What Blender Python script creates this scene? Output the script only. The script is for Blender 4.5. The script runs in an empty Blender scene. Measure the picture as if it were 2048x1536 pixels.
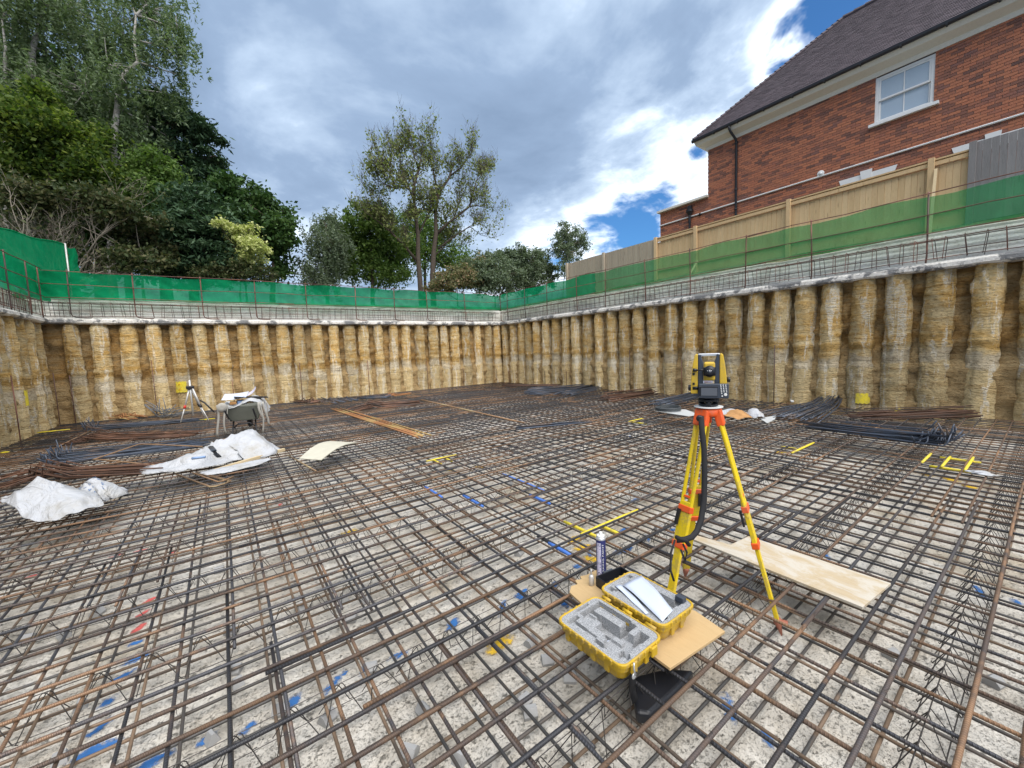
import bpy, math, random
import numpy as np
from mathutils import Vector, Matrix

# ---------------------------------------------------------------- camera, sky, sun, exposure
SC = bpy.context.scene
COL = SC.collection
H = 1.6                                    # eye height above the top bars
F = 793.4                                  # focal length in pixels of the 2048 px wide picture
RX = (0.8072, 0.0822, -0.5845); RY = (-0.5889, 0.0461, -0.8069); RZ = (-0.0394, 0.9955, 0.0856)
RM = Matrix((RX, RY, RZ))
_q = RM.to_quaternion().normalized(); RM = _q.to_matrix()
cam = bpy.data.objects.new('camera', bpy.data.cameras.new('camera'))
cam.matrix_world = Matrix.Translation((0, 0, H)) @ RM.to_4x4()
cam.data.sensor_width = 36.0
cam.data.lens = F / 2048 * 36.0
cam.data.clip_start = 0.05; cam.data.clip_end = 2000
COL.objects.link(cam); SC.camera = cam

SC.view_settings.view_transform = 'Standard'; SC.view_settings.look = 'None'
SC.view_settings.gamma = 1.0; SC.view_settings.use_curve_mapping = False
SC.view_settings.exposure = 1.92
SC.render.engine = 'CYCLES'
SC.cycles.max_bounces = 8; SC.cycles.transparent_max_bounces = 16
SC.cycles.use_denoising = True

SUN_EL, SUN_AZ = math.radians(58), math.radians(-98)     # azimuth measured from +X towards +Y
sun = bpy.data.objects.new('sun', bpy.data.lights.new('sun', 'SUN'))
sun.data.energy = 1.5; sun.data.angle = math.radians(75); sun.data.color = (1.0, 0.95, 0.88)
_sd = Vector((math.cos(SUN_EL) * math.cos(SUN_AZ), math.cos(SUN_EL) * math.sin(SUN_AZ), math.sin(SUN_EL)))
sun.rotation_euler = _sd.to_track_quat('Z', 'Y').to_euler()
COL.objects.link(sun)


def ray(px, py):
    return RM @ Vector(((px - 1024) / F, -(py - 768) / F, -1.0))


def pl(px, py, axis, val):
    r = ray(px, py); o = Vector((0, 0, H)); t = (val - o[axis]) / r[axis]
    return o + r * t


def gp(px, py, z=0.0):
    return pl(px, py, 2, z)


class NT:
    """small helper around a node tree"""
    def __init__(self, tree):
        self.t = tree; self.n = tree.nodes; self.l = tree.links; self.n.clear()

    def add(self, typ, **kw):
        nd = self.n.new(typ)
        for k, v in kw.items():
            if k.startswith('i_'):
                key = k[2:]
                key = int(key) if key.isdigit() else key.replace('_', ' ')
                self.set(nd, key, v)
            else:
                setattr(nd, k, v)
        return nd

    def set(self, nd, key, v):
        s = nd.inputs[key]
        if isinstance(v, bpy.types.NodeSocket):
            self.l.new(v, s)
        else:
            if isinstance(v, tuple) and len(v) == 3 and s.type == 'RGBA':
                v = (*v, 1)
            s.default_value = v

    def math(self, op, a, b=None, clamp=False):
        nd = self.n.new('ShaderNodeMath'); nd.operation = op; nd.use_clamp = clamp
        self.set(nd, 0, a)
        if b is not None:
            self.set(nd, 1, b)
        return nd.outputs[0]

    def vmath(self, op, a, b=None):
        nd = self.n.new('ShaderNodeVectorMath'); nd.operation = op
        self.set(nd, 0, a)
        if b is not None:
            self.set(nd, 1, b)
        return nd.outputs[1] if op in ('DOT_PRODUCT', 'LENGTH') else nd.outputs[0]

    def mix(self, fac, a, b, blend='MIX'):
        nd = self.n.new('ShaderNodeMix'); nd.data_type = 'RGBA'; nd.blend_type = blend
        self.set(nd, 0, fac); self.set(nd, 6, a); self.set(nd, 7, b)
        return nd.outputs[2]

    def noise(self, vec, scale, detail=4, rough=0.55, dist=0.0):
        nd = self.n.new('ShaderNodeTexNoise')
        self.set(nd, 'Vector', vec); self.set(nd, 'Scale', scale); self.set(nd, 'Detail', detail)
        self.set(nd, 'Roughness', rough); self.set(nd, 'Distortion', dist)
        return nd.outputs[0]

    def ramp(self, fac, stops, interp='LINEAR'):
        nd = self.n.new('ShaderNodeValToRGB'); cr = nd.color_ramp; cr.interpolation = interp
        while len(cr.elements) < len(stops):
            cr.elements.new(0.5)
        for e, (p, c) in zip(cr.elements, stops):
            e.position = p; e.color = (*c, 1) if len(c) == 3 else c
        self.set(nd, 0, fac)
        return nd.outputs[0]

    def step(self, x, lo, hi):
        nd = self.n.new('ShaderNodeMapRange'); nd.interpolation_type = 'SMOOTHSTEP'
        self.set(nd, 0, x); self.set(nd, 1, lo); self.set(nd, 2, hi)
        return nd.outputs[0]

    def mapping(self, vec, scale=(1, 1, 1), loc=(0, 0, 0), rot=(0, 0, 0)):
        nd = self.n.new('ShaderNodeMapping'); self.set(nd, 'Vector', vec)
        self.set(nd, 'Scale', scale); self.set(nd, 'Location', loc); self.set(nd, 'Rotation', rot)
        return nd.outputs[0]


# ---- sky: broken grey cloud over a physical sky
W = bpy.data.worlds.new('World'); SC.world = W; W.use_nodes = True
nt = NT(W.node_tree)
sky = nt.add('ShaderNodeTexSky', sky_type='NISHITA', sun_disc=False, sun_elevation=SUN_EL,
             sun_rotation=math.pi / 2 - SUN_AZ)
tc = nt.add('ShaderNodeTexCoord')
dirv = nt.vmath('NORMALIZE', tc.outputs['Generated'])
sx = nt.add('ShaderNodeSeparateXYZ'); nt.l.new(dirv, sx.inputs[0])
zc = nt.math('ADD', nt.math('MAXIMUM', sx.outputs[2], 0.0), 0.22)
cx_ = nt.add('ShaderNodeCombineXYZ')
nt.l.new(nt.math('DIVIDE', sx.outputs[0], zc), cx_.inputs[0]); nt.l.new(nt.math('DIVIDE', sx.outputs[1], zc), cx_.inputs[1])
cp = nt.mapping(cx_.outputs[0], loc=(3.1, 1.7, 0.4))
n1 = nt.noise(cp, 1.15, 7, 0.56, 0.35)
n2 = nt.noise(cp, 0.55, 2, 0.5)
dens = nt.math('ADD', nt.math('MULTIPLY', n1, 0.75), nt.math('MULTIPLY', n2, 0.35))


def sky_gap(px, py, a0, a1):
    d = ray(px, py).normalized()
    dt = nt.vmath('DOT_PRODUCT', dirv, (d.x, d.y, d.z))
    return nt.step(dt, math.cos(math.radians(a0)), math.cos(math.radians(a1)))


gap = nt.math('MULTIPLY', sky_gap(1660, 60, 15, 3), 0.125)
for (gx, gy, a0, a1, k) in ((1330, 330, 14, 2, .12), (1480, 190, 10, 1, .12), (1230, 465, 13, 2, .10), (600, 560, 9, 1, .10), (1130, 440, 9, 1, .09), (500, 110, 9, 1, .045)):
    gap = nt.math('MAXIMUM', gap, nt.math('MULTIPLY', sky_gap(gx, gy, a0, a1), k))
for (gx, gy, a0, a1, k) in ((1598, 88, 5.0, 0.5, .14), (1420, 280, 3.0, 0.5, .07), (1275, 466, 3.0, 0.5, .09), (1700, 20, 5, .5, .05)):
    gap = nt.math('ADD', gap, nt.math('MULTIPLY', sky_gap(gx, gy, a0, a1), k))
n3 = nt.noise(cp, 5.0, 5, 0.6, 0.3)
dens = nt.math('ADD', nt.math('SUBTRACT', nt.math('ADD', dens, 0.035), gap), nt.math('MULTIPLY', nt.math('SUBTRACT', n3, 0.5), nt.math('ADD', 0.07, nt.math('MULTIPLY', gap, 1.6))))
K = 10.0
cloudcol = nt.ramp(dens, [(0.0, (.86, .93, 1)), (0.36, (.95, .97, 1.0)), (0.42, (0.78, 0.83, 0.90)), (0.49, (0.40, 0.475, 0.58)), (0.56, (0.245, 0.315, 0.425)), (0.70, (0.155, 0.21, 0.30))])
cloud10 = nt.mix(1.0, cloudcol, (3.9, 4.15, 4.4), 'MULTIPLY')
cover = nt.step(dens, 0.30, 0.40)
blue = nt.mix(1.0, sky.outputs[0], (0.15, 0.30, 0.44), 'MULTIPLY')
skyc = nt.mix(cover, blue, cloud10)
bg = nt.add('ShaderNodeBackground', i_Color=skyc, i_Strength=0.1)
wo = nt.add('ShaderNodeOutputWorld'); nt.l.new(bg.outputs[0], wo.inputs[0])


# ---------------------------------------------------------------- helpers
def tag(o, label=None, cat=None, group=None, kind=None):
    if label: o['label'] = label
    if cat: o['category'] = cat
    if group: o['group'] = group
    if kind: o['kind'] = kind
    return o


def thing(name, label, cat, loc=(0, 0, 0), group=None, rotz=0.0):
    o = bpy.data.objects.new(name, None); COL.objects.link(o)
    o.location = loc; o.rotation_euler = (0, 0, rotz); o.empty_display_size = 0.1
    return tag(o, label, cat, group)


def link(name, mesh, parent=None, loc=None, rot=None):
    o = bpy.data.objects.new(name, mesh); COL.objects.link(o)
    if parent: o.parent = parent
    if loc is not None: o.location = loc
    if rot is not None: o.rotation_euler = rot
    return o


class MB:
    def __init__(self): self.v = []; self.f = []; self.m = []; self.cur = 0

    def add(self, vs, fs):
        b = len(self.v)
        self.v.extend([tuple(p) for p in vs]); self.f.extend([tuple(i + b for i in f) for f in fs])
        self.m.extend([self.cur] * len(fs)); return self

    def box(self, c, s, rot=None):
        hx, hy, hz = s[0] / 2, s[1] / 2, s[2] / 2
        vs = [Vector(p) for p in ((-hx, -hy, -hz), (hx, -hy, -hz), (hx, hy, -hz), (-hx, hy, -hz), (-hx, -hy, hz), (hx, -hy, hz), (hx, hy, hz), (-hx, hy, hz))]
        if rot is not None: vs = [rot @ p for p in vs]
        c = Vector(c)
        return self.add([p + c for p in vs], [(0, 3, 2, 1), (4, 5, 6, 7), (0, 1, 5, 4), (1, 2, 6, 5), (2, 3, 7, 6), (3, 0, 4, 7)])

    def beam(self, a, b, w, h, up=(0, 0, 1)):
        a, b = Vector(a), Vector(b); d = b - a; L = d.length; d.normalize()
        s = d.cross(Vector(up)); s = s.normalized() if s.length > 1e-6 else Vector((1, 0, 0)); u = s.cross(d)
        R = Matrix((d, s, u)).transposed()
        return self.box((a + b) / 2, (L, w, h), R)

    def tube(self, pts, r, n=8, cap=True, sq=None):
        pts = [Vector(p) for p in pts]; k = len(pts)
        rs = r if isinstance(r, (list, tuple)) else [r] * k
        vs = []; up = None
        for i, p in enumerate(pts):
            d = (pts[min(i + 1, k - 1)] - pts[max(i - 1, 0)]).normalized()
            if up is None:
                up = Vector((0, 0, 1)) if abs(d.z) < 0.9 else Vector((1, 0, 0))
            s = d.cross(up).normalized(); up = s.cross(d).normalized()
            for j in range(n):
                a = 2 * math.pi * j / n
                vs.append(p + s * (math.cos(a) * rs[i]) + up * (math.sin(a) * rs[i] * (sq or 1)))
        fs = [(i * n + j, i * n + (j + 1) % n, (i + 1) * n + (j + 1) % n, (i + 1) * n + j) for i in range(k - 1) for j in range(n)]
        if cap:
            fs.append(tuple(range(n - 1, -1, -1))); fs.append(tuple((k - 1) * n + j for j in range(n)))
        return self.add(vs, fs)

    def lathe(self, prof, c=(0, 0, 0), n=20, rot=None):
        vs = []; c = Vector(c)
        for (r, z) in prof:
            for j in range(n):
                a = 2 * math.pi * j / n; p = Vector((r * math.cos(a), r * math.sin(a), z))
                vs.append((rot @ p if rot is not None else p) + c)
        k = len(prof)
        fs = [(i * n + j, i * n + (j + 1) % n, (i + 1) * n + (j + 1) % n, (i + 1) * n + j) for i in range(k - 1) for j in range(n)]
        fs.append(tuple(range(n - 1, -1, -1))); fs.append(tuple((k - 1) * n + j for j in range(n)))
        return self.add(vs, fs)

    def prism(self, poly, z0, z1):
        n = len(poly)
        vs = [(p[0], p[1], z0) for p in poly] + [(p[0], p[1], z1) for p in poly]
        fs = [tuple(range(n - 1, -1, -1)), tuple(range(n, 2 * n))] + [(i, (i + 1) % n, n + (i + 1) % n, n + i) for i in range(n)]
        return self.add(vs, fs)

    def grid(self, P, flip=False):
        nu, nv = len(P), len(P[0])
        vs = [p for row in P for p in row]
        fs = []
        for i in range(nu - 1):
            for j in range(nv - 1):
                q = (i * nv + j, (i + 1) * nv + j, (i + 1) * nv + j + 1, i * nv + j + 1)
                fs.append(q[::-1] if flip else q)
        return self.add(vs, fs)

    def mesh(self, name, mats, smooth=False):
        me = bpy.data.meshes.new(name); me.from_pydata(self.v, [], self.f)
        mats = mats if isinstance(mats, (list, tuple)) else [mats]
        for m in mats: me.materials.append(m)
        if len(mats) > 1: me.polygons.foreach_set('material_index', self.m)
        if smooth: me.shade_smooth()
        me.update(); return me

    def obj(self, name, mats, parent=None, smooth=False, loc=None, rot=None):
        return link(name, self.mesh(name, mats, smooth), parent, loc, rot)


def bevel(o, w, seg=2):
    md = o.modifiers.new('bevel', 'BEVEL'); md.width = w; md.segments = seg; md.limit_method = 'ANGLE'; md.angle_limit = math.radians(35)
    return o


_rng = np.random.default_rng(5)
_lat = _rng.random((32, 32, 32))


def vnoise(x, y, z):
    """value noise in 0..1 on numpy arrays"""
    x, y, z = np.broadcast_arrays(np.asarray(x, float), np.asarray(y, float), np.asarray(z, float))
    xi, yi, zi = np.floor(x).astype(int), np.floor(y).astype(int), np.floor(z).astype(int)
    fx, fy, fz = x - xi, y - yi, z - zi
    fx, fy, fz = fx * fx * (3 - 2 * fx), fy * fy * (3 - 2 * fy), fz * fz * (3 - 2 * fz)
    r = 0
    for a in (0, 1):
        for b in (0, 1):
            for c in (0, 1):
                w = (fx if a else 1 - fx) * (fy if b else 1 - fy) * (fz if c else 1 - fz)
                r = r + w * _lat[(xi + a) % 32, (yi + b) % 32, (zi + c) % 32]
    return r


def fbm(x, y, z, o=4):
    r = 0; a = 0.5; s = 0
    for i in range(o):
        r = r + a * vnoise(x * 2 ** i + 7.3 * i, y * 2 ** i + 3.1 * i, z * 2 ** i); s += a; a *= 0.5
    return r / s


# ---------------------------------------------------------------- materials
def mat(name):
    m = bpy.data.materials.new(name); m.use_nodes = True
    t = NT(m.node_tree); out = t.add('ShaderNodeOutputMaterial')
    return m, t, out


def finish(t, out, color, rough=0.8, metal=0.0, bump=None, bdist=0.01, bstr=1.0, spec=0.4):
    b = t.add('ShaderNodeBsdfPrincipled')
    t.set(b, 'Base Color', color); t.set(b, 'Roughness', rough); t.set(b, 'Metallic', metal)
    t.set(b, 'Specular IOR Level', spec)
    if bump is not None:
        bn = t.add('ShaderNodeBump', i_Height=bump, i_Distance=bdist, i_Strength=bstr); t.l.new(bn.outputs[0], b.inputs['Normal'])
    t.l.new(b.outputs[0], out.inputs[0]); return b


def geo(t):
    g = t.add('ShaderNodeNewGeometry'); return g.outputs['Position'], g.outputs['Random Per Island'], g


def plain(name, col, rough=0.6, metal=0.0, var=0.15, scale=12.0, bumpd=0.0, spec=0.4, dirt=0.0):
    m, t, o = mat(name)
    co = t.add('ShaderNodeTexCoord').outputs['Object']
    n = t.noise(co, scale, 5, 0.6)
    f = t.math('ADD', t.math('MULTIPLY', t.math('SUBTRACT', n, 0.5), 2 * var), 1.0)
    c = t.vmath('SCALE', col); sc = c.node; t.set(sc, 'Scale', f)
    if dirt:
        d1 = t.noise(co, 9.0, 6, 0.72, 0.5); d2 = t.noise(co, 70.0, 4, 0.7)
        dm = t.math('MULTIPLY', t.step(t.math('ADD', t.math('MULTIPLY', d1, .7), t.math('MULTIPLY', d2, .4)), .50, .68), dirt)
        c = t.mix(dm, c, (0.24, 0.20, 0.14)); rough = t.math('ADD', rough, t.math('MULTIPLY', dm, .35))
    finish(t, o, c, rough, metal, n if bumpd else None, bumpd or 0.01, 1.0, spec)
    return m


def rebar_mat(name, dark, rust, rustbias, axis=0, ribs=True):
    m, t, o = mat(name)
    pos, isl, g = geo(t)
    oi = t.add('ShaderNodeObjectInfo'); co = t.add('ShaderNodeTexCoord').outputs['Object']
    rnd = t.math('FRACT', t.math('ADD', oi.outputs['Random'], isl))
    n = t.noise(pos, 2.2, 5, 0.62); n2 = t.noise(pos, 23.0, 3, 0.6)
    f = t.math('ADD', t.math('ADD', t.math('MULTIPLY', rnd, 0.55), t.math('MULTIPLY', n, 0.7)), t.math('MULTIPLY', n2, 0.3))
    f = t.math('ADD', f, rustbias)
    f = t.step(f, 0.62, 1.12)
    brt = t.math('ADD', 0.65, t.math('MULTIPLY', t.math('FRACT', t.math('MULTIPLY', rnd, 7.3)), 0.7))
    base = t.vmath('SCALE', dark); t.set(base.node, 'Scale', brt)
    c = t.mix(f, base, t.mix(n2, rust, tuple(x * 0.55 for x in rust)))
    n4 = t.noise(t.mapping(pos, loc=(5, 3, 1)), 1.3, 5, 0.7)
    c = t.mix(t.math('MULTIPLY', t.step(t.math('ADD', n4, t.math('MULTIPLY', t.math('FRACT', t.math('MULTIPLY', rnd, 3.7)), 0.16)), 0.60, 0.72), 0.75), c, tuple(min(.4, x * 1.6) for x in rust))
    bump = None
    if ribs:
        s = t.add('ShaderNodeSeparateXYZ'); t.l.new(co, s.inputs[0])
        ph = t.math('ADD', t.math('MULTIPLY', s.outputs[0], 2 * math.pi / 0.0145), t.math('MULTIPLY', s.outputs[1], 180.0))
        sn = t.math('SINE', ph)
        bump = t.step(sn, 0.1, 0.9)
        c = t.mix(t.math('MULTIPLY', bump, 0.35), c, t.vmath('MULTIPLY', c, (1.9, 1.9, 1.9)))
    finish(t, o, c, t.math('ADD', 0.42, t.math('MULTIPLY', f, 0.35)), t.math('MULTIPLY', t.math('SUBTRACT', 1.0, f), 0.3), bump, 0.0022, 0.9)
    return m


M = {}
M['rebar'] = rebar_mat('rebar_steel', (0.048, 0.048, 0.054), (0.165, 0.095, 0.052), -0.05)
M['rebar_low'] = rebar_mat('rebar_steel_lower', (0.075, 0.072, 0.07), (0.17, 0.115, 0.075), 0.06, ribs=False)
M['steel_dark'] = rebar_mat('rebar_fresh', (0.062, 0.076, 0.105), (0.10, 0.075, 0.06), -0.38, ribs=False)
M['rust_brown'] = rebar_mat('rebar_rusty', (0.06, 0.045, 0.04), (0.135, 0.068, 0.042), 0.2, ribs=False)
M['rust_orange'] = rebar_mat('rebar_orange', (0.30, 0.14, 0.06), (0.42, 0.19, 0.075), 0.3, ribs=False)
M['rust_tan'] = rebar_mat('rebar_tan', (0.20, 0.13, 0.08), (0.33, 0.20, 0.11), 0.2, ribs=False)
M['rail'] = rebar_mat('rail_steel', (0.07, 0.05, 0.045), (0.16, 0.07, 0.05), 0.2, ribs=False)
M['tangle'] = plain('dull_grey_steel', (0.17, 0.175, 0.185), 0.5, 0.3)
M['wire'] = plain('spacer_wire', (0.045, 0.04, 0.038), 0.5, 0.3)
M['paint_yellow'] = plain('yellow_marking_paint', (0.66, 0.53, 0.03), 0.7, var=0.3, scale=30, dirt=0.6)
M['paint_blue_bar'] = plain('blue_marking_paint', (0.06, 0.16, 0.5), 0.6, var=0.2, scale=40)

# blinding concrete
m, t, o = mat('blinding_concrete'); M['blinding'] = m
pos, isl, g = geo(t)
big = t.noise(pos, 0.45, 4, 0.55); mid = t.noise(pos, 3.0, 6, 0.6, 0.6); fine = t.noise(pos, 30.0, 6, 0.7)
c = t.ramp(mid, [(0.25, (0.46, 0.415, 0.345)), (0.42, (0.64, 0.595, 0.52)), (0.6, (0.76, 0.725, 0.66)), (0.8, (0.80, 0.78, 0.735))])
yel = t.step(t.noise(pos, 1.1, 4, 0.6), 0.54, 0.72)
c = t.mix(t.math('MULTIPLY', yel, 0.55), c, (0.46, 0.36, 0.215))
dmp = t.step(t.noise(t.mapping(pos, loc=(9, 2, 0)), 0.5, 5, 0.6), 0.52, 0.66)
c = t.mix(t.math('MULTIPLY', dmp, 0.38), c, (0.34, 0.31, 0.265))
cl = t.step(t.noise(pos, 1.6, 4, 0.65), 0.40, 0.60)
pa = t.step(t.noise(t.mapping(pos, rot=(0, 0, .4), scale=(1, 1.3, 1)), 19.0, 6, 0.78, 0.0), 0.575, 0.65)
pb = t.step(t.noise(pos, 48.0, 5, 0.78), 0.56, 0.68); pc = t.step(t.noise(pos, 120.0, 3, 0.7), 0.55, 0.68)
pits = t.math('MAXIMUM', t.math('MULTIPLY', pa, 0.62), t.math('MAXIMUM', t.math('MULTIPLY', pb, t.math('ADD', 0.14, t.math('MULTIPLY', cl, 0.38))), t.math('MULTIPLY', pc, 0.22)))
c = t.mix(pits, c, (0.155, 0.14, 0.12))
c = t.mix(t.math('MULTIPLY', t.step(fine, 0.42, 0.62), 0.28), t.vmath('MULTIPLY', c, (0.86, 0.85, 0.84)), c)
hgt = t.math('SUBTRACT', t.math('ADD', t.math('MULTIPLY', fine, 0.5), mid), pits)
finish(t, o, c, 0.9, 0, hgt, 0.02, 1.0, 0.25)

# pile / soil faces
def clay(name, pale, ochre, dark, bands):
    m, t, o = mat(name)
    pos, isl, g = geo(t)
    oi = t.add('ShaderNodeObjectInfo')
    sp = t.add('ShaderNodeSeparateXYZ'); t.l.new(pos, sp.inputs[0]); z = sp.outputs[2]
    st = t.noise(t.mapping(pos, scale=(1.2, 1.2, 7.5)), 1.6, 6, 0.62, 0.5)
    bl = t.noise(pos, 2.3, 5, 0.6, 0.4); fi = t.noise(t.mapping(pos, scale=(1, 1, 2.2)), 17.0, 5, 0.65)
    vs = t.noise(t.mapping(pos, scale=(6.5, 6.5, 1.0)), 1.0, 5, 0.6, 0.9)
    zz = t.math('ADD', z, t.math('ADD', t.math('MULTIPLY', t.math('SUBTRACT', bl, 0.5), 0.5), t.math('MULTIPLY', t.math('SUBTRACT', oi.outputs['Random'], 0.5), 0.30)))
    up = t.step(zz, 1.05, 1.5)
    oc = t.math('MULTIPLY', t.step(t.math('ADD', t.math('MULTIPLY', st, 0.5), t.math('MULTIPLY', bl, 0.5)), 0.40, 0.62), t.math('ADD', 0.25, t.math('MULTIPLY', up, 0.75)))
    c = t.mix(oc, pale, ochre)
    c = t.mix(t.math('MULTIPLY', t.step(st, 0.50, 0.68), 0.45), c, dark)
    band = t.math('MULTIPLY', t.step(zz, 1.28, 1.36), t.step(zz, 1.52, 1.44))
    c = t.mix(t.math('MULTIPLY', band, 0.8), c, tuple(x * 0.75 for x in ochre))
    band2 = t.math('MULTIPLY', t.step(zz, 0.88, 0.95), t.step(zz, 1.26, 1.16))
    c = t.mix(t.math('MULTIPLY', band2, 0.55 * bands), c, (0.50, 0.45, 0.36))
    if bands:
        c = t.mix(t.math('MULTIPLY', t.step(vs, 0.525, 0.61), t.math('ADD', 0.15, t.math('MULTIPLY', t.step(fi, 0.42, 0.55), 0.8))), c, (0.70, 0.64, 0.52))
        br = t.math('ADD', 0.75, t.math('MULTIPLY', t.math('FRACT', t.math('MULTIPLY', oi.outputs['Random'], 5.7)), 0.45)); c = t.vmath('SCALE', c); t.set(c.node, 'Scale', br)
    c = t.mix(t.math('MULTIPLY', t.step(fi, 0.52, 0.64), 0.6), c, t.vmath('MULTIPLY', c, (0.40, 0.36, 0.31)))
    c = t.mix(t.math('MULTIPLY', t.step(fi, 0.44, 0.33), 0.35), c, t.vmath('MULTIPLY', c, (1.5, 1.5, 1.5)))
    hgt = t.math('ADD', t.math('MULTIPLY', fi, 0.7), st)
    finish(t, o, c, 0.9, 0, hgt, 0.065, 1.0, 0.2)
    return m


M['pile'] = clay('clay_smeared_pile', (0.56, 0.44, 0.245), (0.54, 0.33, 0.10), (0.27, 0.165, 0.062), 1.0)
M['soil'] = clay('brown_soil', (0.37, 0.265, 0.135), (0.41, 0.235, 0.075), (0.18, 0.115, 0.05), 0.0)

# concrete of the ledge, partly tarred
m, t, o = mat('ledge_concrete'); M['ledge'] = m
pos, isl, g = geo(t)
n = t.noise(pos, 2.2, 5, 0.65, 0.4); f = t.noise(pos, 22, 5, 0.65)
c = t.ramp(f, [(0.3, (0.46, 0.43, 0.39)), (0.55, (0.70, 0.67, 0.62)), (0.8, (0.78, 0.76, 0.73))])
tar = t.step(t.math('ADD', n, t.math('MULTIPLY', f, 0.25)), 0.60, 0.68)
c = t.mix(t.math('MULTIPLY', tar, 0.85), c, (0.085, 0.09, 0.10))
finish(t, o, c, 0.85, 0, f, 0.03, 1.0)

m, t, o = mat('shotcrete'); M['ribwall'] = m
pos, isl, g = geo(t)
n = t.noise(pos, 3.0, 5, 0.65, 0.4); f = t.noise(pos, 26, 5, 0.65)
c = t.ramp(t.math('ADD', t.math('MULTIPLY', n, 0.55), t.math('MULTIPLY', f, 0.45)), [(0.32, (0.46, 0.42, 0.37)), (0.48, (0.72, 0.69, 0.64)), (0.65, (0.82, 0.80, 0.78))])
finish(t, o, c, 0.9, 0, f, 0.02, 1.0)

# netting
def net_mat(name, col, trans):
    m, t, o = mat(name)
    co = t.add('ShaderNodeTexCoord').outputs['Object']
    n = t.noise(t.mapping(co, scale=(1.0, 1.0, 0.5)), 2.2, 6, 0.65, 0.8)
    k = t.math('ADD', 0.55, t.math('MULTIPLY', n, 0.9)); c = t.vmath('SCALE', col); t.set(c.node, 'Scale', k)
    d = t.add('ShaderNodeBsdfDiffuse', i_Color=c); tl = t.add('ShaderNodeBsdfTranslucent', i_Color=c); tr = t.add('ShaderNodeBsdfTransparent', i_Color=(0.72, 0.95, 0.80))
    a = t.add('ShaderNodeMixShader', i_0=0.45); t.l.new(d.outputs[0], a.inputs[1]); t.l.new(tl.outputs[0], a.inputs[2])
    fac = t.math('ADD', trans - 0.06, t.math('MULTIPLY', n, 0.12))
    b = t.add('ShaderNodeMixShader', i_0=fac); t.l.new(a.outputs[0], b.inputs[1]); t.l.new(tr.outputs[0], b.inputs[2])
    t.l.new(b.outputs[0], o.inputs[0]); return m


M['net'] = net_mat('green_net', (0.007, 0.275, 0.115), 0.12)
M['net_thin'] = net_mat('green_net_thin', (0.03, 0.28, 0.105), 0.38)

# brick, mortar, tile
m, t, o = mat('brick'); M['brick'] = m
pos, isl, g = geo(t); oi = t.add('ShaderNodeObjectInfo')
r = t.math('FRACT', t.math('ADD', isl, oi.outputs['Random']))
cl = t.noise(pos, 0.9, 3, 0.5)
rr = t.math('ADD', t.math('MULTIPLY', r, 0.75), t.math('MULTIPLY', cl, 0.42))
c = t.ramp(rr, [(0.10, (0.11, 0.068, 0.062)), (0.28, (0.22, 0.105, 0.078)), (0.42, (0.33, 0.138, 0.088)), (0.62, (0.43, 0.172, 0.098)), (0.82, (0.40, 0.155, 0.092)), (0.97, (0.20, 0.105, 0.09))])
f = t.noise(pos, 30, 4, 0.6)
c = t.mix(t.math('MULTIPLY', t.step(f, 0.5, 0.75), 0.5), c, t.vmath('MULTIPLY', c, (0.55, 0.5, 0.5)))
finish(t, o, c, 0.9, 0, f, 0.006, 1.0, 0.2)
M['mortar'] = plain('mortar', (0.42, 0.33, 0.26), 0.95, scale=14, var=0.25)
m, t, o = mat('roof_tile'); M['tile'] = m
pos, isl, g = geo(t)
f = t.noise(pos, 9, 4, 0.6)
c = t.ramp(t.math('ADD', t.math('MULTIPLY', isl, 0.6), t.math('MULTIPLY', f, 0.4)), [(0.1, (0.062, 0.049, 0.057)), (0.5, (0.085, 0.067, 0.078)), (0.9, (0.112, 0.087, 0.10))])
finish(t, o, c, 0.75, 0, f, 0.004, 1.0, 0.35)
M['white'] = plain('white_paint', (0.72, 0.72, 0.71), 0.45, var=0.05)
M['cream'] = plain('cream_stone', (0.66, 0.62, 0.54), 0.7, var=0.1, scale=20)
M['black'] = plain('black_plastic', (0.018, 0.018, 0.022), 0.4, var=0.2)
m, t, o = mat('window_glass'); M['glass'] = m
finish(t, o, (0.34, 0.42, 0.50), 0.08, 0.0, None, spec=0.8)

# wood
def wood(name, c0, c1, axis_scale, gray=0.0):
    m, t, o = mat(name)
    pos, isl, g = geo(t); oi = t.add('ShaderNodeObjectInfo')
    co = t.add('ShaderNodeTexCoord').outputs['Object']
    r = t.math('FRACT', t.math('ADD', isl, oi.outputs['Random']))
    off = t.vmath('SCALE', (13.1, 7.7, 5.3)); t.set(off.node, 'Scale', r)
    cc = t.vmath('ADD', t.mapping(co, scale=axis_scale), off)
    g1 = t.noise(cc, 4.0, 6, 0.65, 0.6); g2 = t.noise(cc, 19.0, 4, 0.6)
    kn = t.add('ShaderNodeTexVoronoi', i_Vector=t.vmath('MULTIPLY', cc, (1, 1, 1)), i_Scale=2.2)
    k = t.step(kn.outputs['Distance'], 0.14, 0.06)
    c = t.mix(t.math('ADD', t.math('MULTIPLY', g1, 0.7), t.math('MULTIPLY', r, 0.35)), c0, c1)
    c = t.mix(t.math('MULTIPLY', t.step(g2, 0.5, 0.7), 0.35), c, t.vmath('MULTIPLY', c, (0.6, 0.56, 0.5)))
    c = t.mix(t.math('MULTIPLY', k, 0.7), c, t.vmath('MULTIPLY', c, (0.4, 0.32, 0.25)))
    finish(t, o, c, 0.85, 0, g2, 0.004, 1.0, 0.2)
    return m


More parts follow.
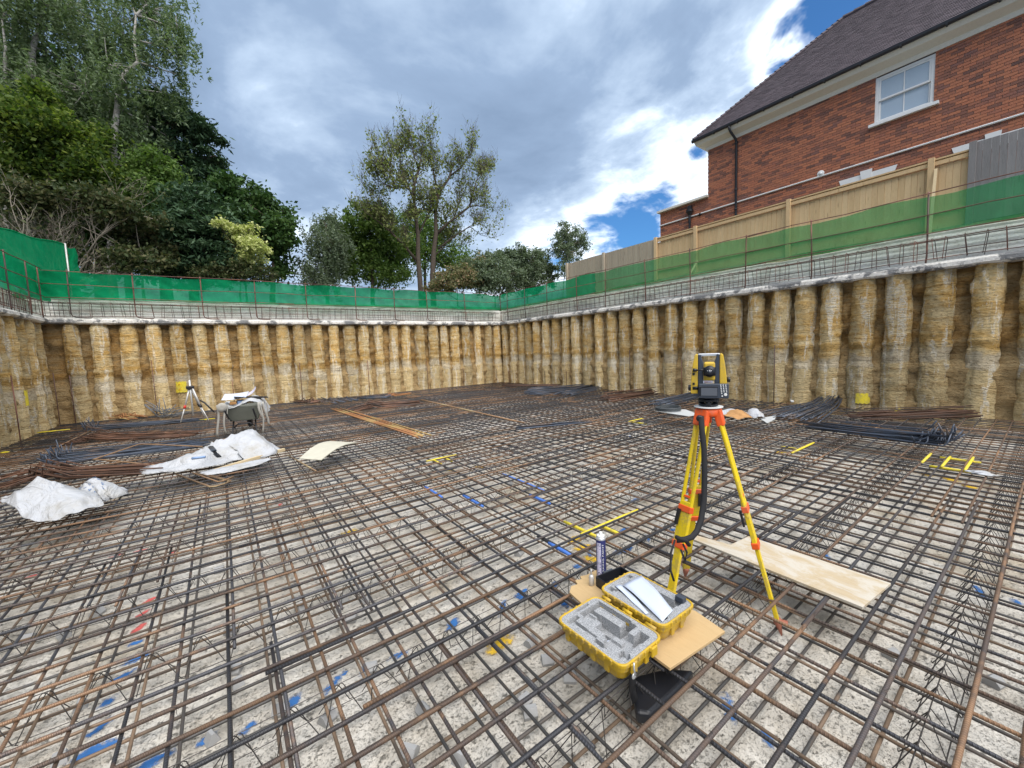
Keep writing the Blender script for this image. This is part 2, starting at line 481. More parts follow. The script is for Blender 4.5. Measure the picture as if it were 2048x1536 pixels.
M['fence_new'] = wood('new_larch', (0.70, 0.51, 0.30), (0.50, 0.335, 0.175), (6, 6, 0.7))
M['fence_old'] = wood('weathered_wood', (0.50, 0.42, 0.32), (0.30, 0.25, 0.19), (6, 6, 0.7))
M['fence_grey'] = wood('grey_wood', (0.30, 0.28, 0.275), (0.16, 0.15, 0.147), (6, 6, 0.7))
M['batten'] = wood('pale_batten', (0.62, 0.50, 0.32), (0.45, 0.34, 0.19), (1, 6, 6))
m, t, o = mat('plywood'); M['ply'] = m
co = t.add('ShaderNodeTexCoord').outputs['Object']
g1 = t.noise(t.mapping(co, scale=(9, 1.2, 9)), 3.0, 6, 0.65, 0.8); g2 = t.noise(t.mapping(co, scale=(40, 3, 40)), 3.0, 4, 0.6)
sp_ = t.noise(t.mapping(co, scale=(3.0, 1.6, 3)), 2.6, 6, 0.7, 0.8)
c = t.mix(g1, (0.38, 0.30, 0.195), (0.48, 0.39, 0.265))
c = t.mix(t.math('MULTIPLY', t.step(g2, 0.55, 0.7), 0.4), c, t.vmath('MULTIPLY', c, (0.7, 0.66, 0.6)))
M_plysp = t.math('MULTIPLY', t.step(sp_, 0.40, 0.60), 0.85)
c = t.mix(M_plysp, c, (0.50, 0.465, 0.405))
finish(t, o, c, 0.8, 0, g2, 0.003, 1.0, 0.25)
m, t, o = mat('osb_board'); M['osb'] = m
co = t.add('ShaderNodeTexCoord').outputs['Object']
g1 = t.noise(t.mapping(co, scale=(10, 2, 10)), 4.0, 6, 0.65, 0.8)
c = t.mix(g1, (0.42, 0.285, 0.14), (0.52, 0.37, 0.195))
finish(t, o, c, 0.8, 0, g1, 0.003, 1.0, 0.25)
M['ply_white'] = plain('pale_board', (0.50, 0.475, 0.39), 0.7, var=0.18, scale=7)

# white woven bag with blue print
m, t, o = mat('white_bag'); M['bag'] = m
co = t.add('ShaderNodeTexCoord').outputs['Object']
n = t.noise(co, 6, 6, 0.6); d_ = t.noise(co, 2.5, 5, 0.65)
c = t.mix(t.step(d_, 0.48, 0.75), (0.43, 0.44, 0.465), (0.33, 0.315, 0.285))
b = wv = t.noise(co, 4.5, 4, 0.55, 1.5)
b = finish(t, o, c, 0.5, 0, t.math('ADD', t.math('MULTIPLY', n, .15), t.math('ABSOLUTE', t.math('SUBTRACT', wv, .5))), 0.055, 1.0, 0.4)
M['webbing'] = plain('dirty_webbing', (0.36, 0.345, 0.315), 0.8, var=0.2, scale=9)
M['blue_print'] = plain('blue_print', (0.09, 0.17, 0.34), 0.6, var=0.3, scale=60)
M['paper'] = plain('white_paper', (0.50, 0.55, 0.66), 0.6, var=0.04)
M['yellow_case'] = plain('yellow_plastic', (0.50, 0.315, 0.014), 0.45, var=0.12, scale=7, dirt=0.5)
M['yellow_leg'] = plain('yellow_fibreglass', (0.74, 0.54, 0.010), 0.4, var=0.08, dirt=0.45)
M['orange'] = plain('orange_plastic', (0.78, 0.10, 0.014), 0.45, var=0.08, dirt=0.35)
M['tip'] = plain('worn_red_foot', (0.36, 0.13, 0.085), 0.6, var=0.3, scale=40)
M['strap'] = plain('black_strap', (0.012, 0.012, 0.014), 0.8, var=0.2)
m, t, o = mat('grey_foam'); M['foam'] = m
co = t.add('ShaderNodeTexCoord').outputs['Object']; n = t.noise(co, 260, 3, 0.7)
c = t.mix(t.step(n, 0.40, 0.62), (0.17, 0.173, 0.182), (0.42, 0.43, 0.445)); finish(t, o, c, 0.9, 0, n, 0.002, 0.6, 0.2)
M['foam_dark'] = plain('dark_foam', (0.10, 0.10, 0.105), 0.9, var=0.3, scale=90)
M['inst_yellow'] = plain('instrument_yellow', (0.64, 0.42, 0.035), 0.45, var=0.05, dirt=0.3)
M['inst_grey'] = plain('instrument_grey', (0.045, 0.055, 0.075), 0.45, var=0.1)
M['inst_black'] = plain('instrument_black', (0.013, 0.014, 0.018), 0.35, var=0.1)
M['screen'] = plain('screen_grey', (0.09, 0.095, 0.11), 0.15, var=0.05, spec=0.6)
M['silver'] = plain('silver_metal', (0.62, 0.63, 0.65), 0.35, 0.6, var=0.08)
M['alu'] = plain('aluminium', (0.55, 0.54, 0.53), 0.4, 0.3, var=0.1)
M['lens'] = plain('lens_glass', (0.02, 0.025, 0.04), 0.08, var=0.02, spec=0.8)
M['navy'] = plain('navy_label', (0.025, 0.03, 0.13), 0.35, var=0.05)
M['lilac'] = plain('lilac_label', (0.58, 0.56, 0.72), 0.4, var=0.04)
M['grey_tub'] = plain('grey_green_metal', (0.12, 0.125, 0.105), 0.6, var=0.25, scale=9)
M['spacer'] = plain('concrete_spacer', (0.33, 0.33, 0.33), 0.9, var=0.2)
M['grey_board'] = plain('grey_sheet', (0.42, 0.43, 0.43), 0.7, var=0.15)
M['hose'] = plain('grey_hose', (0.055, 0.062, 0.068), 0.5)
M['cardboard'] = plain('brown_card', (0.40, 0.21, 0.08), 0.8, var=0.25)
M['cyan'] = plain('blue_plastic', (0.20, 0.30, 0.50), 0.4)
M['red'] = plain('red_plastic', (0.5, 0.03, 0.02), 0.4)

# ground above the pit
m, t, o = mat('top_soil_grass'); M['topground'] = m
pos, isl, g = geo(t)
n = t.noise(pos, 0.8, 5, 0.6); f = t.noise(pos, 14, 5, 0.65)
c = t.mix(t.step(n, 0.4, 0.6), (0.27, 0.22, 0.155), (0.075, 0.105, 0.035))
c = t.mix(t.math('MULTIPLY', t.step(f, 0.45, 0.65), 0.5), c, t.vmath('MULTIPLY', c, (0.5, 0.5, 0.45)))
finish(t, o, c, 0.95, 0, f, 0.05, 1.0, 0.1)


def spray_mat(name, col):
    m, t, o = mat(name)
    pos, isl, g = geo(t); co = t.add('ShaderNodeTexCoord').outputs['Object']
    r = t.vmath('LENGTH', co)
    n = t.noise(pos, 26, 5, 0.7); n2 = t.noise(pos, 7, 3, 0.6)
    a = t.math('SUBTRACT', 1.15, t.math('ADD', r, t.math('MULTIPLY', t.math('SUBTRACT', n2, 0.5), 1.1)))
    a = t.math('MULTIPLY', t.step(t.math('ADD', t.math('MULTIPLY', a, 0.8), t.math('MULTIPLY', t.math('SUBTRACT', n, 0.5), 1.8)), 0.20, 0.75), 0.9)
    bs = t.add('ShaderNodeBsdfDiffuse', i_Color=col); tr = t.add('ShaderNodeBsdfTransparent')
    mx = t.add('ShaderNodeMixShader', i_0=a); t.l.new(tr.outputs[0], mx.inputs[1]); t.l.new(bs.outputs[0], mx.inputs[2])
    t.l.new(mx.outputs[0], o.inputs[0]); return m


M['spray_blue'] = spray_mat('sprayed_blue', (0.05, 0.17, 0.44)); M['spray_red'] = spray_mat('sprayed_red', (0.62, 0.13, 0.12))
M['spray_yellow'] = spray_mat('sprayed_yellow', (0.75, 0.48, 0.04))


def leaf_mat(name, cols, rough=0.55, tl=0.3):
    m, t, o = mat(name)
    pos, isl, g = geo(t)
    n = t.noise(pos, 0.55, 3, 0.6)
    f = t.math('ADD', t.math('MULTIPLY', isl, 0.55), t.math('MULTIPLY', n, 0.45))
    k = len(cols)
    c = t.ramp(f, [(0.2 + 0.6 * i / (k - 1), cc) for i, cc in enumerate(cols)])
    b = t.add('ShaderNodeBsdfPrincipled', i_Roughness=rough); t.set(b, 'Base Color', c); t.set(b, 'Specular IOR Level', 0.15)
    tn = t.add('ShaderNodeBsdfTranslucent', i_Color=t.vmath('MULTIPLY', c, (1.3, 1.5, 0.8)))
    mx = t.add('ShaderNodeMixShader', i_0=tl); t.l.new(b.outputs[0], mx.inputs[1]); t.l.new(tn.outputs[0], mx.inputs[2])
    t.l.new(mx.outputs[0], o.inputs[0]); return m


M['lf_birch'] = leaf_mat('birch_leaf', [(0.075, 0.11, 0.05), (0.13, 0.18, 0.09), (0.20, 0.25, 0.15)])
M['lf_pine'] = leaf_mat('pine_needle', [(0.026, 0.054, 0.028), (0.05, 0.094, 0.048), (0.085, 0.135, 0.07)], tl=0.12)
M['lf_dark'] = leaf_mat('dark_leaf', [(0.022, 0.052, 0.018), (0.05, 0.10, 0.03), (0.085, 0.145, 0.042)], tl=0.2)
M['lf_green'] = leaf_mat('green_leaf', [(0.05, 0.095, 0.022), (0.10, 0.165, 0.04), (0.16, 0.23, 0.06)], tl=0.3)
M['lf_lime'] = leaf_mat('lime_leaf', [(0.03, 0.06, 0.014), (0.075, 0.12, 0.025), (0.17, 0.21, 0.035)], tl=0.35)
M['lf_cream'] = leaf_mat('cream_leaf', [(0.25, 0.28, 0.09), (0.48, 0.50, 0.20), (0.60, 0.60, 0.30)], tl=0.3)
M['lf_brown'] = leaf_mat('brown_leaf', [(0.028, 0.046, 0.018), (0.06, 0.078, 0.032), (0.125, 0.115, 0.055)], tl=0.2)
M['lf_photinia'] = leaf_mat('photinia_leaf', [(0.075, 0.10, 0.045), (0.16, 0.165, 0.08), (0.33, 0.22, 0.14)], tl=0.25)
M['lf_cherry'] = leaf_mat('cherry_leaf', [(0.08, 0.115, 0.03), (0.17, 0.20, 0.07), (0.30, 0.31, 0.14)], tl=0.4)
M['lf_grey'] = leaf_mat('grey_leaf', [(0.08, 0.11, 0.065), (0.13, 0.17, 0.11), (0.20, 0.24, 0.165)], tl=0.25)
M['bark'] = plain('dark_bark', (0.075, 0.058, 0.045), 0.95, var=0.4, scale=9, bumpd=0.02)
M['bark_grey'] = plain('grey_bark', (0.27, 0.235, 0.19), 0.95, var=0.35, scale=9)
m, t, o = mat('birch_bark'); M['bark_birch'] = m
co = t.add('ShaderNodeTexCoord').outputs['Object']
n = t.noise(t.mapping(co, scale=(1, 1, 4)), 3.0, 5, 0.65)
c = t.ramp(n, [(0.36, (0.07, 0.06, 0.05)), (0.47, (0.27, 0.255, 0.23)), (0.7, (0.42, 0.40, 0.37))]); finish(t, o, c, 0.85)

# ---------------------------------------------------------------- floor of the pit and the ground above
ZF = -0.27
mb = MB(); mb.grid([[(x, y, ZF) for y in np.linspace(-6, 18.2, 30)] for x in np.linspace(-5.2, 13.2, 24)])
floor = tag(mb.obj('floor', M['blinding']), kind='structure')

CL = Vector((-3.955, 17.05)); CR = Vector((11.5, 16.70)); CRN = Vector((11.84, -4.0)); CLN = Vector((-3.955, 2.0))


class Wall:
    """a straight side of the pit: s along it, d outwards from the pile faces, z up"""
    def __init__(self, a, b, out):
        self.a = a; self.u = (b - a).normalized(); self.L = (b - a).length
        n = Vector((self.u.y, -self.u.x)); self.n = n if n.dot(Vector(out)) > 0 else -n

    def p(self, s, d, z):
        q = self.a + self.u * s + self.n * d
        return Vector((q.x, q.y, z))

    def s_at(self, px, py):
        """distance along the wall of the point seen at that pixel"""
        r = ray(px, py); nn = Vector((self.n.x, self.n.y, 0)); a = Vector((self.a.x, self.a.y, 0)); o = Vector((0, 0, H))
        q = o + r * (nn.dot(a - o) / nn.dot(r))
        return (Vector((q.x, q.y)) - self.a).dot(self.u), q.z


WB = Wall(CL, CR, (0, 1)); WR = Wall(CR, CRN, (1, 0)); WL = Wall(CL, CLN, (-1, 0))

g0 = [(-4.53, -6), (-4.53, 17.62), (12.05, 17.28), (12.38, -6)]
g1_ = [(-5.4, -6), (-5.4, 18.5), (12.95, 18.2), (13.25, -6)]
g2_ = [(-90, -6), (-90, 120), (110, 120), (110, -6)]
zz0, zz1, zz2 = [3.54] * 4, [3.68, 3.74, 3.95, 3.95], [3.6, 3.7, 4.0, 3.95]
mb = MB()
for (A, za, B, zb) in ((g0, zz0, g1_, zz1), (g1_, zz1, g2_, zz2)):
    for i in range(3):
        P = []
        for k in range(25):
            f = k / 24
            a = Vector((*A[i], za[i])).lerp(Vector((*A[i + 1], za[i + 1])), f); b = Vector((*B[i], zb[i])).lerp(Vector((*B[i + 1], zb[i + 1])), f)
            P.append([a.lerp(b, q / 3) + Vector((0, 0, 0.05 * (random.Random(i * 977 + k * 31 + q).random() - 0.5) if 0 < q < 3 and 0 < k < 24 else 0)) for q in range(4)])
        mb.grid(P)
tag(mb.obj('ground', M['topground'], smooth=True), kind='structure')


# ---------------------------------------------------------------- pile walls
def pile_mesh(R, seed, shrink):
    rg = np.random.default_rng(seed)
    na, nz = 25, 64
    zs = np.concatenate([np.linspace(ZF, 2.72, nz - 4), np.linspace(2.76, 2.875, 4)])
    ang = np.radians(np.linspace(-112, 112, na))
    A, Z = np.meshgrid(ang, zs, indexing='ij'); ox, oy = rg.random(2) * 30
    rr = R * (1 + 0.05 * (fbm(ox + 1.5 * A, oy, Z * 2.2) - 0.5) * 2 + 0.13 * (fbm(oy + 3.0 * A, ox, Z * 6.5, 3) - 0.5))
    rr += 0.022 * np.where(vnoise(ox, oy, Z * 3.4 + 0 * A) > 0.55, 1, 0) * vnoise(ox + A * 2, oy, Z * 3)
    rr += 0.05 * np.clip(fbm(ox + A * 2.2, oy + 3, Z * 4.5, 4) - 0.5, 0, 1) * 2 + 0.035 * (fbm(oy + A * 7, ox, Z * 16, 2) - .5)
    rr += 0.035 * np.exp(-((np.abs(A + .12 * (vnoise(ox, oy, Z * 1.5) - .5)) - 1.12) / 0.10) ** 2) * np.clip(vnoise(ox + np.sign(A), 2, Z * 1.3) * 2 - .7, 0, 1)
    rr -= 0.05 * np.clip(vnoise(A * 1.5 + oy, ox, Z * 1.1) - .62, 0, 1) * 2
    rr += 0.03 * np.exp(-((Z - 1.42) / 0.05) ** 2) * (0.4 + vnoise(A * 2 + ox, 3, 1.0))
    rr += np.where(Z < 0.95, 0.018, 0) + np.where(Z > 2.66, -0.02 * (Z - 2.66) / 0.2, 0)
    lean = (rg.random() - 0.5) * 0.10 * (Z - 1.3) / 2
    X = rr * np.sin(A) + lean; Y = -(rr * np.cos(A)) * 0.95
    mb = MB(); mb.grid([[(X[i, j], Y[i, j], Z[i, j]) for j in range(nz)] for i in range(na)])
    return mb.mesh('pile', M['pile'], True)


def pile_wall(name, label, Wl, s0, s1, first, seed):
    t = thing(name, label, 'pile wall', Wl.p((s0 + s1) / 2, 0.3, ZF))
    rd = random.Random(seed); base = t.location.copy()
    yaw = math.atan2(Wl.n.y, Wl.n.x) - math.pi / 2
    s = first; cs = []
    while s < s1:
        cs.append(s); s += 0.6 + rd.uniform(-0.06, 0.06)
    for i, s in enumerate(cs):
        R = rd.uniform(0.168, 0.224)
        p = Wl.p(s, R, 0)
        link('pile', pile_mesh(R, seed * 100 + i, 0), t, Vector((p.x, p.y, 0)) - base, (0, 0, yaw))
    ns = int((s1 - s0) / 0.055); nz = 40
    S = np.linspace(s0, s1, ns); Z = np.linspace(ZF, 2.9, nz); SS, ZZ = np.meshgrid(S, Z, indexing='ij')
    lo = np.clip((1.15 - ZZ) / 0.25, 0, 1)
    D = 0.29 - 0.12 * lo - 0.05 * np.clip((1.9 - ZZ) / 0.6, 0, 1)
    D = D + (fbm(SS * 2.2 + seed, 1.0, ZZ * 2.6) - 0.5) * (0.34 - 0.2 * lo) + (fbm(SS * 7, 5.0, ZZ * 9, 3) - 0.5) * 0.2
    mb = MB(); mb.grid([[Wl.p(S[i], D[i, j], Z[j]) - base for j in range(nz)] for i in range(ns)])
    mb.obj('soil_face', M['soil'], t, True)
    # concrete ledge on top of the piles
    S = np.arange(s0, s1, 0.11); P = []
    for s in S:
        e = (float(fbm(s * 2.0, seed, 0.3)) - 0.5) * 0.16; e2 = (float(fbm(s * 5.0, seed, 4.3)) - 0.5) * 0.07
        prof = [(0.9, 2.86), (-0.02 + e, 2.865 + e2), (-0.06 + e, 2.90 + e2 * .6), (-0.055 + e, 2.975 + e2 * .3), (0.0 + e * .5, 3.02), (0.5, 3.03)]
        P.append([Wl.p(s, d, z) - base for d, z in prof])
    mb = MB(); mb.grid(P); mb.obj('concrete_ledge', M['ledge'], t, False)
    # ribbed sprayed concrete face behind the cage
    P = []
    for s in np.arange(s0, s1 + 0.1, 0.16):
        row = []
        for k in range(26):
            z = 2.99 + 0.68 * k / 25
            rib = abs(math.sin(math.pi * (z - 2.99) / 0.105)) ** 0.6 * 0.035
            row.append(Wl.p(s, 0.50 - rib + (float(fbm(s * 2.5, z * 6, seed)) - 0.5) * 0.05 + 0.02 * k / 25, z + (float(vnoise(s * 1.7, seed, 2)) - 0.5) * (0.06 if k > 22 else 0.015)) - base)
        e = (float(fbm(s * 3, 2, seed)) - 0.5) * 0.08
        row.append(Wl.p(s, 0.66, 3.66 + e) - base); row.append(Wl.p(s, 0.95, 3.64) - base)
        P.append(row)
    mb = MB(); mb.grid(P); mb.obj('sprayed_concrete', M['ribwall'], t, True)
    return t, cs


wall_b, csB = pile_wall('pile_wall', 'back wall of the pit, brown concrete piles with soil between, facing the camera', WB, -0.5, WB.L + 0.5, 0.43, 1)
wall_r, csR = pile_wall('pile_wall', 'right-hand wall of the pit, brown concrete piles running beneath the brick house', WR, -0.5, WR.L, 0.20, 2)
wall_l, csL = pile_wall('pile_wall', 'left-hand wall of the pit, pale clay-smeared piles at the left edge', WL, -0.5, WL.L, 0.50, 3)


# ---------------------------------------------------------------- starter cage, guard rail and netting along each side
_vm = {}


def bar_mesh(L, r, n=6, key='v'):
    k = (round(L, 3), r, key)
    if k not in _vm:
        mb = MB(); mb.tube([(0, 0, 0), (L / 2, 0, 0), (L, 0, 0)], r, n); _vm[k] = mb.mesh('bar', M['rail'], True)
    return _vm[k]


def side(Wl, s0, s1, posts, seed, where, jbend):
    rd = random.Random(seed); base = Wl.p((s0 + s1) / 2, 0.03, 3.03)
    c = thing('rebar_cage', 'low rusty starter bar cage on the ledge of the ' + where, 'rebar cage', base)
    for z, d in ((3.47, 0.0), (3.09, 0.0), (3.48, 0.28), (3.28, 0.36)):
        mb = MB(); mb.tube([Wl.p(s, d + rd.uniform(-.008, .008), z + rd.uniform(-.014, .014)) - base for s in np.arange(s0, s1 + .6, 0.6)], 0.009, 6)
        mb.obj('longitudinal_bar', M['rail'], c, True)
    mb = MB()
    mb.tube([(0, 0, -0.40), (0, 0, 0.012), (0.0, 0.03, 0.035), (0.0, 0.20, 0.03), (0, 0.28, 0.02), (0, 0.30, -0.39)], 0.006, 5)
    me = mb.mesh('stirrup', M['rail'], True); yaw = math.atan2(Wl.n.y, Wl.n.x) - math.pi / 2
    s = s0 + 0.08
    while s < s1:
        o = link('stirrup', me, c, Wl.p(s, -0.008, 3.47) - base, (rd.uniform(-.03, .03), rd.uniform(-.12, .12), yaw + rd.uniform(-.1, .1)))
        s += 0.215 + rd.uniform(-0.035, 0.06)
    g = thing('guard_rail', 'rusty steel guard rail above the ' + where, 'guard rail', base)
    for s in posts:
        le = rd.uniform(-.04, .04)
        mb = MB()
        pts = [Wl.p(s + le, 0.02, 4.44), Wl.p(s + le * .3, 0.02, 3.7), Wl.p(s, 0.02, 3.16)]
        if jbend:
            pts += [Wl.p(s + 0.03, 0.02, 3.09), Wl.p(s + 0.09, 0.02, 3.062), Wl.p(s + 0.2, 0.02, 3.05), Wl.p(s + 0.42, 0.02, 3.045)]
        else:
            pts += [Wl.p(s - .01, 0.02, 3.03)]
        mb.tube([p - base for p in pts], 0.0155, 7); mb.obj('post', M['rail'], g, True)
    for z in (4.39, 3.985, 3.62):
        s = s0
        while s < s1:
            e = min(s + 5.8, s1)
            mb = MB(); mb.tube([Wl.p(q, -0.012 + rd.uniform(-.006, .006), z + rd.uniform(-.022, .022)) - base for q in np.linspace(s, min(e + 0.5, s1 + .1), 7)], 0.0105, 6)
            mb.obj('rail', M['rail'], g, True); s = e
    return c, g


def post_list(Wl, pxs):
    return [Wl.s_at(*p)[0] for p in pxs]


postsR = post_list(WR, [(1013, 588), (1048, 580), (1092, 570), (1152, 558), (1209, 542), (1290, 522), (1380, 504), (1491, 478), (1625, 448), (1859, 388)]) + [17.2, 18.9, 20.3]
postsB = post_list(WB, [(130, 540), (262, 550), (400, 560), (507, 563), (610, 570), (709, 575), (787, 577), (853, 582), (929, 586), (1001, 588)])
postsL = [0.15, 1.0, 2.25, 3.9, 5.6, 7.3, 9.0, 10.8, 12.6, 14.4]
cageR, railR = side(WR, 0.0, 20.6, postsR, 11, 'right-hand wall of the pit', False)
cageB, railB = side(WB, 0.0, 15.4, postsB, 12, 'back wall of the pit', True)
cageL, railL = side(WL, 0.0, 15.0, postsL, 13, 'left-hand wall of the pit', False)


def netting(label, Wl, s0, s1, seed, m, sag=0.03, z0=3.60, z1=4.385):
    base = Wl.p((s0 + s1) / 2, 0.07, z0)
    ns = int((s1 - s0) / 0.07); nz = 12; S = np.linspace(s0, s1, ns); T = np.linspace(0, 1, nz)
    SS, TT = np.meshgrid(S, T, indexing='ij')
    D = 0.065 + 0.09 * (fbm(SS * 1.3 + seed, TT * 2, 2.0) - 0.5) + 0.11 * (fbm(SS * 4.5 + TT * 4, TT * 3 + seed, 6.0) - 0.5) + 0.045 * np.sin(math.pi * TT)
    ZZ = z0 + (z1 - z0) * TT + (vnoise(SS * 0.8, seed, 0.5) - 0.5) * 0.07 * (1 - TT) + 0.02 * np.sin(SS * 3.6) * TT - 0.045 * np.abs(np.sin(SS * 1.05 + seed)) * TT * vnoise(SS * .7, 3, seed)
    mb = MB(); mb.grid([[Wl.p(S[i], D[i, j], ZZ[i, j]) - base for j in range(nz)] for i in range(ns)])
    o = mb.obj('debris_netting', m, None, True, base)
    return tag(o, label, 'netting')


netB = netting('opaque bright green debris netting along the back wall of the pit', WB, -0.06, 15.56, 4, M['net'])
netR1 = netting('see-through green debris netting in front of the timber fence', WR, 6.2, 20.6, 7, M['net_thin'])
netR2 = netting('far green debris netting on the right-hand rail near the back corner', WR, -0.10, 6.2, 9, M['net'])
netL = netting('green debris netting on the rail at the left edge, beside the back corner', WL, 0.0, 15.0, 5, M['net'], z0=3.66)
# a second, taller screen behind the left-hand rail
t = thing('green_screen', 'tall green netting screen with a grey end post, rising behind the left rail', 'netting', (-4.9, 15.2, 3.6))
P0 = pl(131, 491, 1, 18.1); P0b = Vector((P0.x, P0.y, 3.6)); Q0 = pl(0, 458, 1, 16.7)
dv = (Vector((Q0.x, Q0.y, 0)) - Vector((P0.x, P0.y, 0)))
mb = MB(); rows = []
for i in range(80):
    f = i / 50
    top = P0.z + (Q0.z - P0.z) * f + 0.03 * math.sin(f * 9); q = Vector((P0.x, P0.y, 0)) + dv * f
    rows.append([Vector((q.x + 0.06 * (float(fbm(f * 12, k * .6, 3)) - .5), q.y, 3.55 + (top - 3.55) * k / 8)) - t.location for k in range(9)])
mb.grid(rows); mb.obj('net', M['net'], t, True)
mb = MB(); mb.tube([r[8] + Vector((0, 0, 0.01)) for r in rows], 0.018, 6); mb.obj('hem', M['net'], t, True)
mb = MB(); mb.tube([P0b - t.location + Vector((0, -.03, -.1)), P0 - t.location + Vector((0, -.03, .06))], 0.024, 8); mb.obj('post', M['alu'], t, True)
mb = MB(); rows = []
for i in range(10):
    f = i / 9
    rows.append([Vector((P0.x + 0.22 * f + .03 * math.sin(k * 2.1), P0.y + 0.1 * math.sin(f * 5 + k), P0.z - 0.05 - (P0.z - 3.6) * k / 8 - .03 * f)) - t.location for k in range(9)])
mb.grid(rows); mb.obj('loose_flap', M['net'], t, True)

# ---------------------------------------------------------------- timber fences on the right
FX = 13.1


def fence_post_xyz(y, z0, z1, w=0.10):
    mb = MB(); mb.box((FX - 0.05, y, (z0 + z1) / 2), (w, w, z1 - z0)); return mb


def timber_fence(label, ya, yb, mt, posts, top, rail, seed, proud=0.0, slope=0.0):
    ym = (ya + yb) / 2; rd = random.Random(seed)
    t = thing('timber_fence', label, 'fence', (FX, ym, 3.95)); b = t.location
    y = min(ya, yb); ye = max(ya, yb)
    while y < ye - 0.02:
        w = 0.112 + rd.uniform(-0.012, 0.012); w = min(w, ye - y)
        zt = top - (0.16 if rail else 0) + rd.uniform(-.004, .004) + slope * (y - ym)
        mb = MB(); a = rd.uniform(-0.003, 0.003)
        mb.add([(-0.012 - proud + a, y, 3.9), (-0.012 - proud + a, y + w, 3.9), (0.012 - proud, y + w, 3.9), (0.012 - proud, y, 3.9),
                (-0.020 - proud + a, y, zt), (-0.010 - proud + a, y + w - .004, zt), (0.012 - proud, y + w - .004, zt), (0.012 - proud, y, zt)],
               [(0, 3, 2, 1), (4, 5, 6, 7), (0, 1, 5, 4), (1, 2, 6, 5), (2, 3, 7, 6), (3, 0, 4, 7)])
        o = mb.obj('board', mt, t, loc=(0, -ym, -3.95)); y += w
    if rail:
        mb = MB(); mb.box((-0.045, 0, top - 0.105 - 3.95), (0.06, ye - min(ya, yb), 0.085)); mb.obj('top_rail', mt, t)
        mb = MB(); mb.box((-0.01, 0, top - 0.02 - 3.95), (0.15, ye - min(ya, yb), 0.034)); mb.obj('capping', mt, t)
        mb = MB(); mb.box((-0.04, 0, 0.33), (0.05, ye - min(ya, yb), 0.08)); mb.obj('lower_rail', mt, t)
        mb = MB(); mb.box((-0.03, 0, 0.03), (0.03, ye - min(ya, yb), 0.16)); mb.obj('gravel_board', mt, t)
    for py in posts:
        mb = MB(); mb.box((-0.085, py - ym, (top + 0.03 - 3.95) / 2 - 0.05), (0.10, 0.105, top + 0.06 - 3.9)); bevel(mb.obj('post', mt, t), 0.004, 1)
    return t


timber_fence('new honey-coloured close-boarded timber fence in front of the brick house', 8.80, 1.30, M['fence_new'], [8.76, 7.26, 4.58, 1.84], 5.42, True, 3)
timber_fence('weathered brown timber fence section behind the small tree, far end of the row', 13.4, 8.84, M['fence_old'], [11.2, 13.35], 5.41, False, 4)
timber_fence('silver-grey weathered timber fence at the right edge of the photo', 1.27, -4.5, M['fence_grey'], [1.24, -1.2, -3.6], 5.52, False, 5, 0.06)
# loose bits on the fences
mb = MB(); mb.beam(pl(1858, 480, 0, 12.35), pl(1872, 338, 0, 12.98), 0.05, 0.03)
tag(mb.obj('timber_stake', M['batten']), 'pale timber stake leaning between the green netting and the new fence', 'stake')
mb = MB(); mb.beam(pl(1380, 548, 0, 12.2), pl(1395, 522, 0, 12.6), 0.045, 0.03)
tag(mb.obj('timber_stake', M['batten']), 'short pale stake leaning behind the thin netting, near the house downpipe', 'stake')

# ---------------------------------------------------------------- brick house
HX = 16.0
house = thing('brick_house', 'red brick house with a dark tiled hipped roof above the fence', 'house', (HX, 3.0, 3.9)); hb = house.location
WIN = (2.28, 3.485, 7.76, 9.03)      # y0 y1 z0 z1 of the window opening
mb = MB()
X0 = HX + 0.012
for (ya, yb, za, zb) in ((-2.5, WIN[0], 3.9, 9.12), (WIN[0], WIN[1], 3.9, WIN[2]), (WIN[1], 8.42, 3.9, 9.12), (8.42, 10.53, 3.9, 7.28)):
    mb.box(Vector(((X0 + HX + 0.26) / 2, (ya + yb) / 2, (za + zb) / 2)) - hb, (HX + 0.26 - X0, yb - ya, zb - za))
mb.box(Vector((HX + 4, 8.36, 6.5)) - hb, (7.4, 0.1, 5.2)); mb.box(Vector((HX + 4, 10.47, 5.55)) - hb, (7.4, 0.1, 3.4))
mb.obj('wall', M['mortar'], house)
bricks = []
course = 0; z = 4.88
rd = random.Random(77)
while z < 9.08:
    y = -2.5 + (0.1125 if course % 2 else 0)
    while y < 10.53:
        L = 0.215
        y1 = min(y + L, 10.53 if z + 0.065 < 7.28 else 8.42)
        if y1 - y > 0.03:
            segs = [(y, y1)]
            if z + .065 > WIN[2] and z < WIN[3] and y1 > WIN[0] and y < WIN[1]:
                segs = [(y, WIN[0])] if y < WIN[0] else ([(WIN[1], y1)] if y1 > WIN[1] else [])
            for (a, b_) in segs:
                if b_ - a > 0.02: bricks.append((a, b_, z))
        y += L + 0.010
    z += 0.075; course += 1
bricks.sort(key=lambda q: (q[0]) ** 2 * 0.7 + (q[2] - 6.8) ** 2 if q[0] > 0.3 else 999 + q[2])


def brick_box(mb, a, b_, z, e):
    mb.box(Vector((HX + 0.004 + e, (a + b_) / 2, z + 0.0325)), (0.024, b_ - a, 0.065))


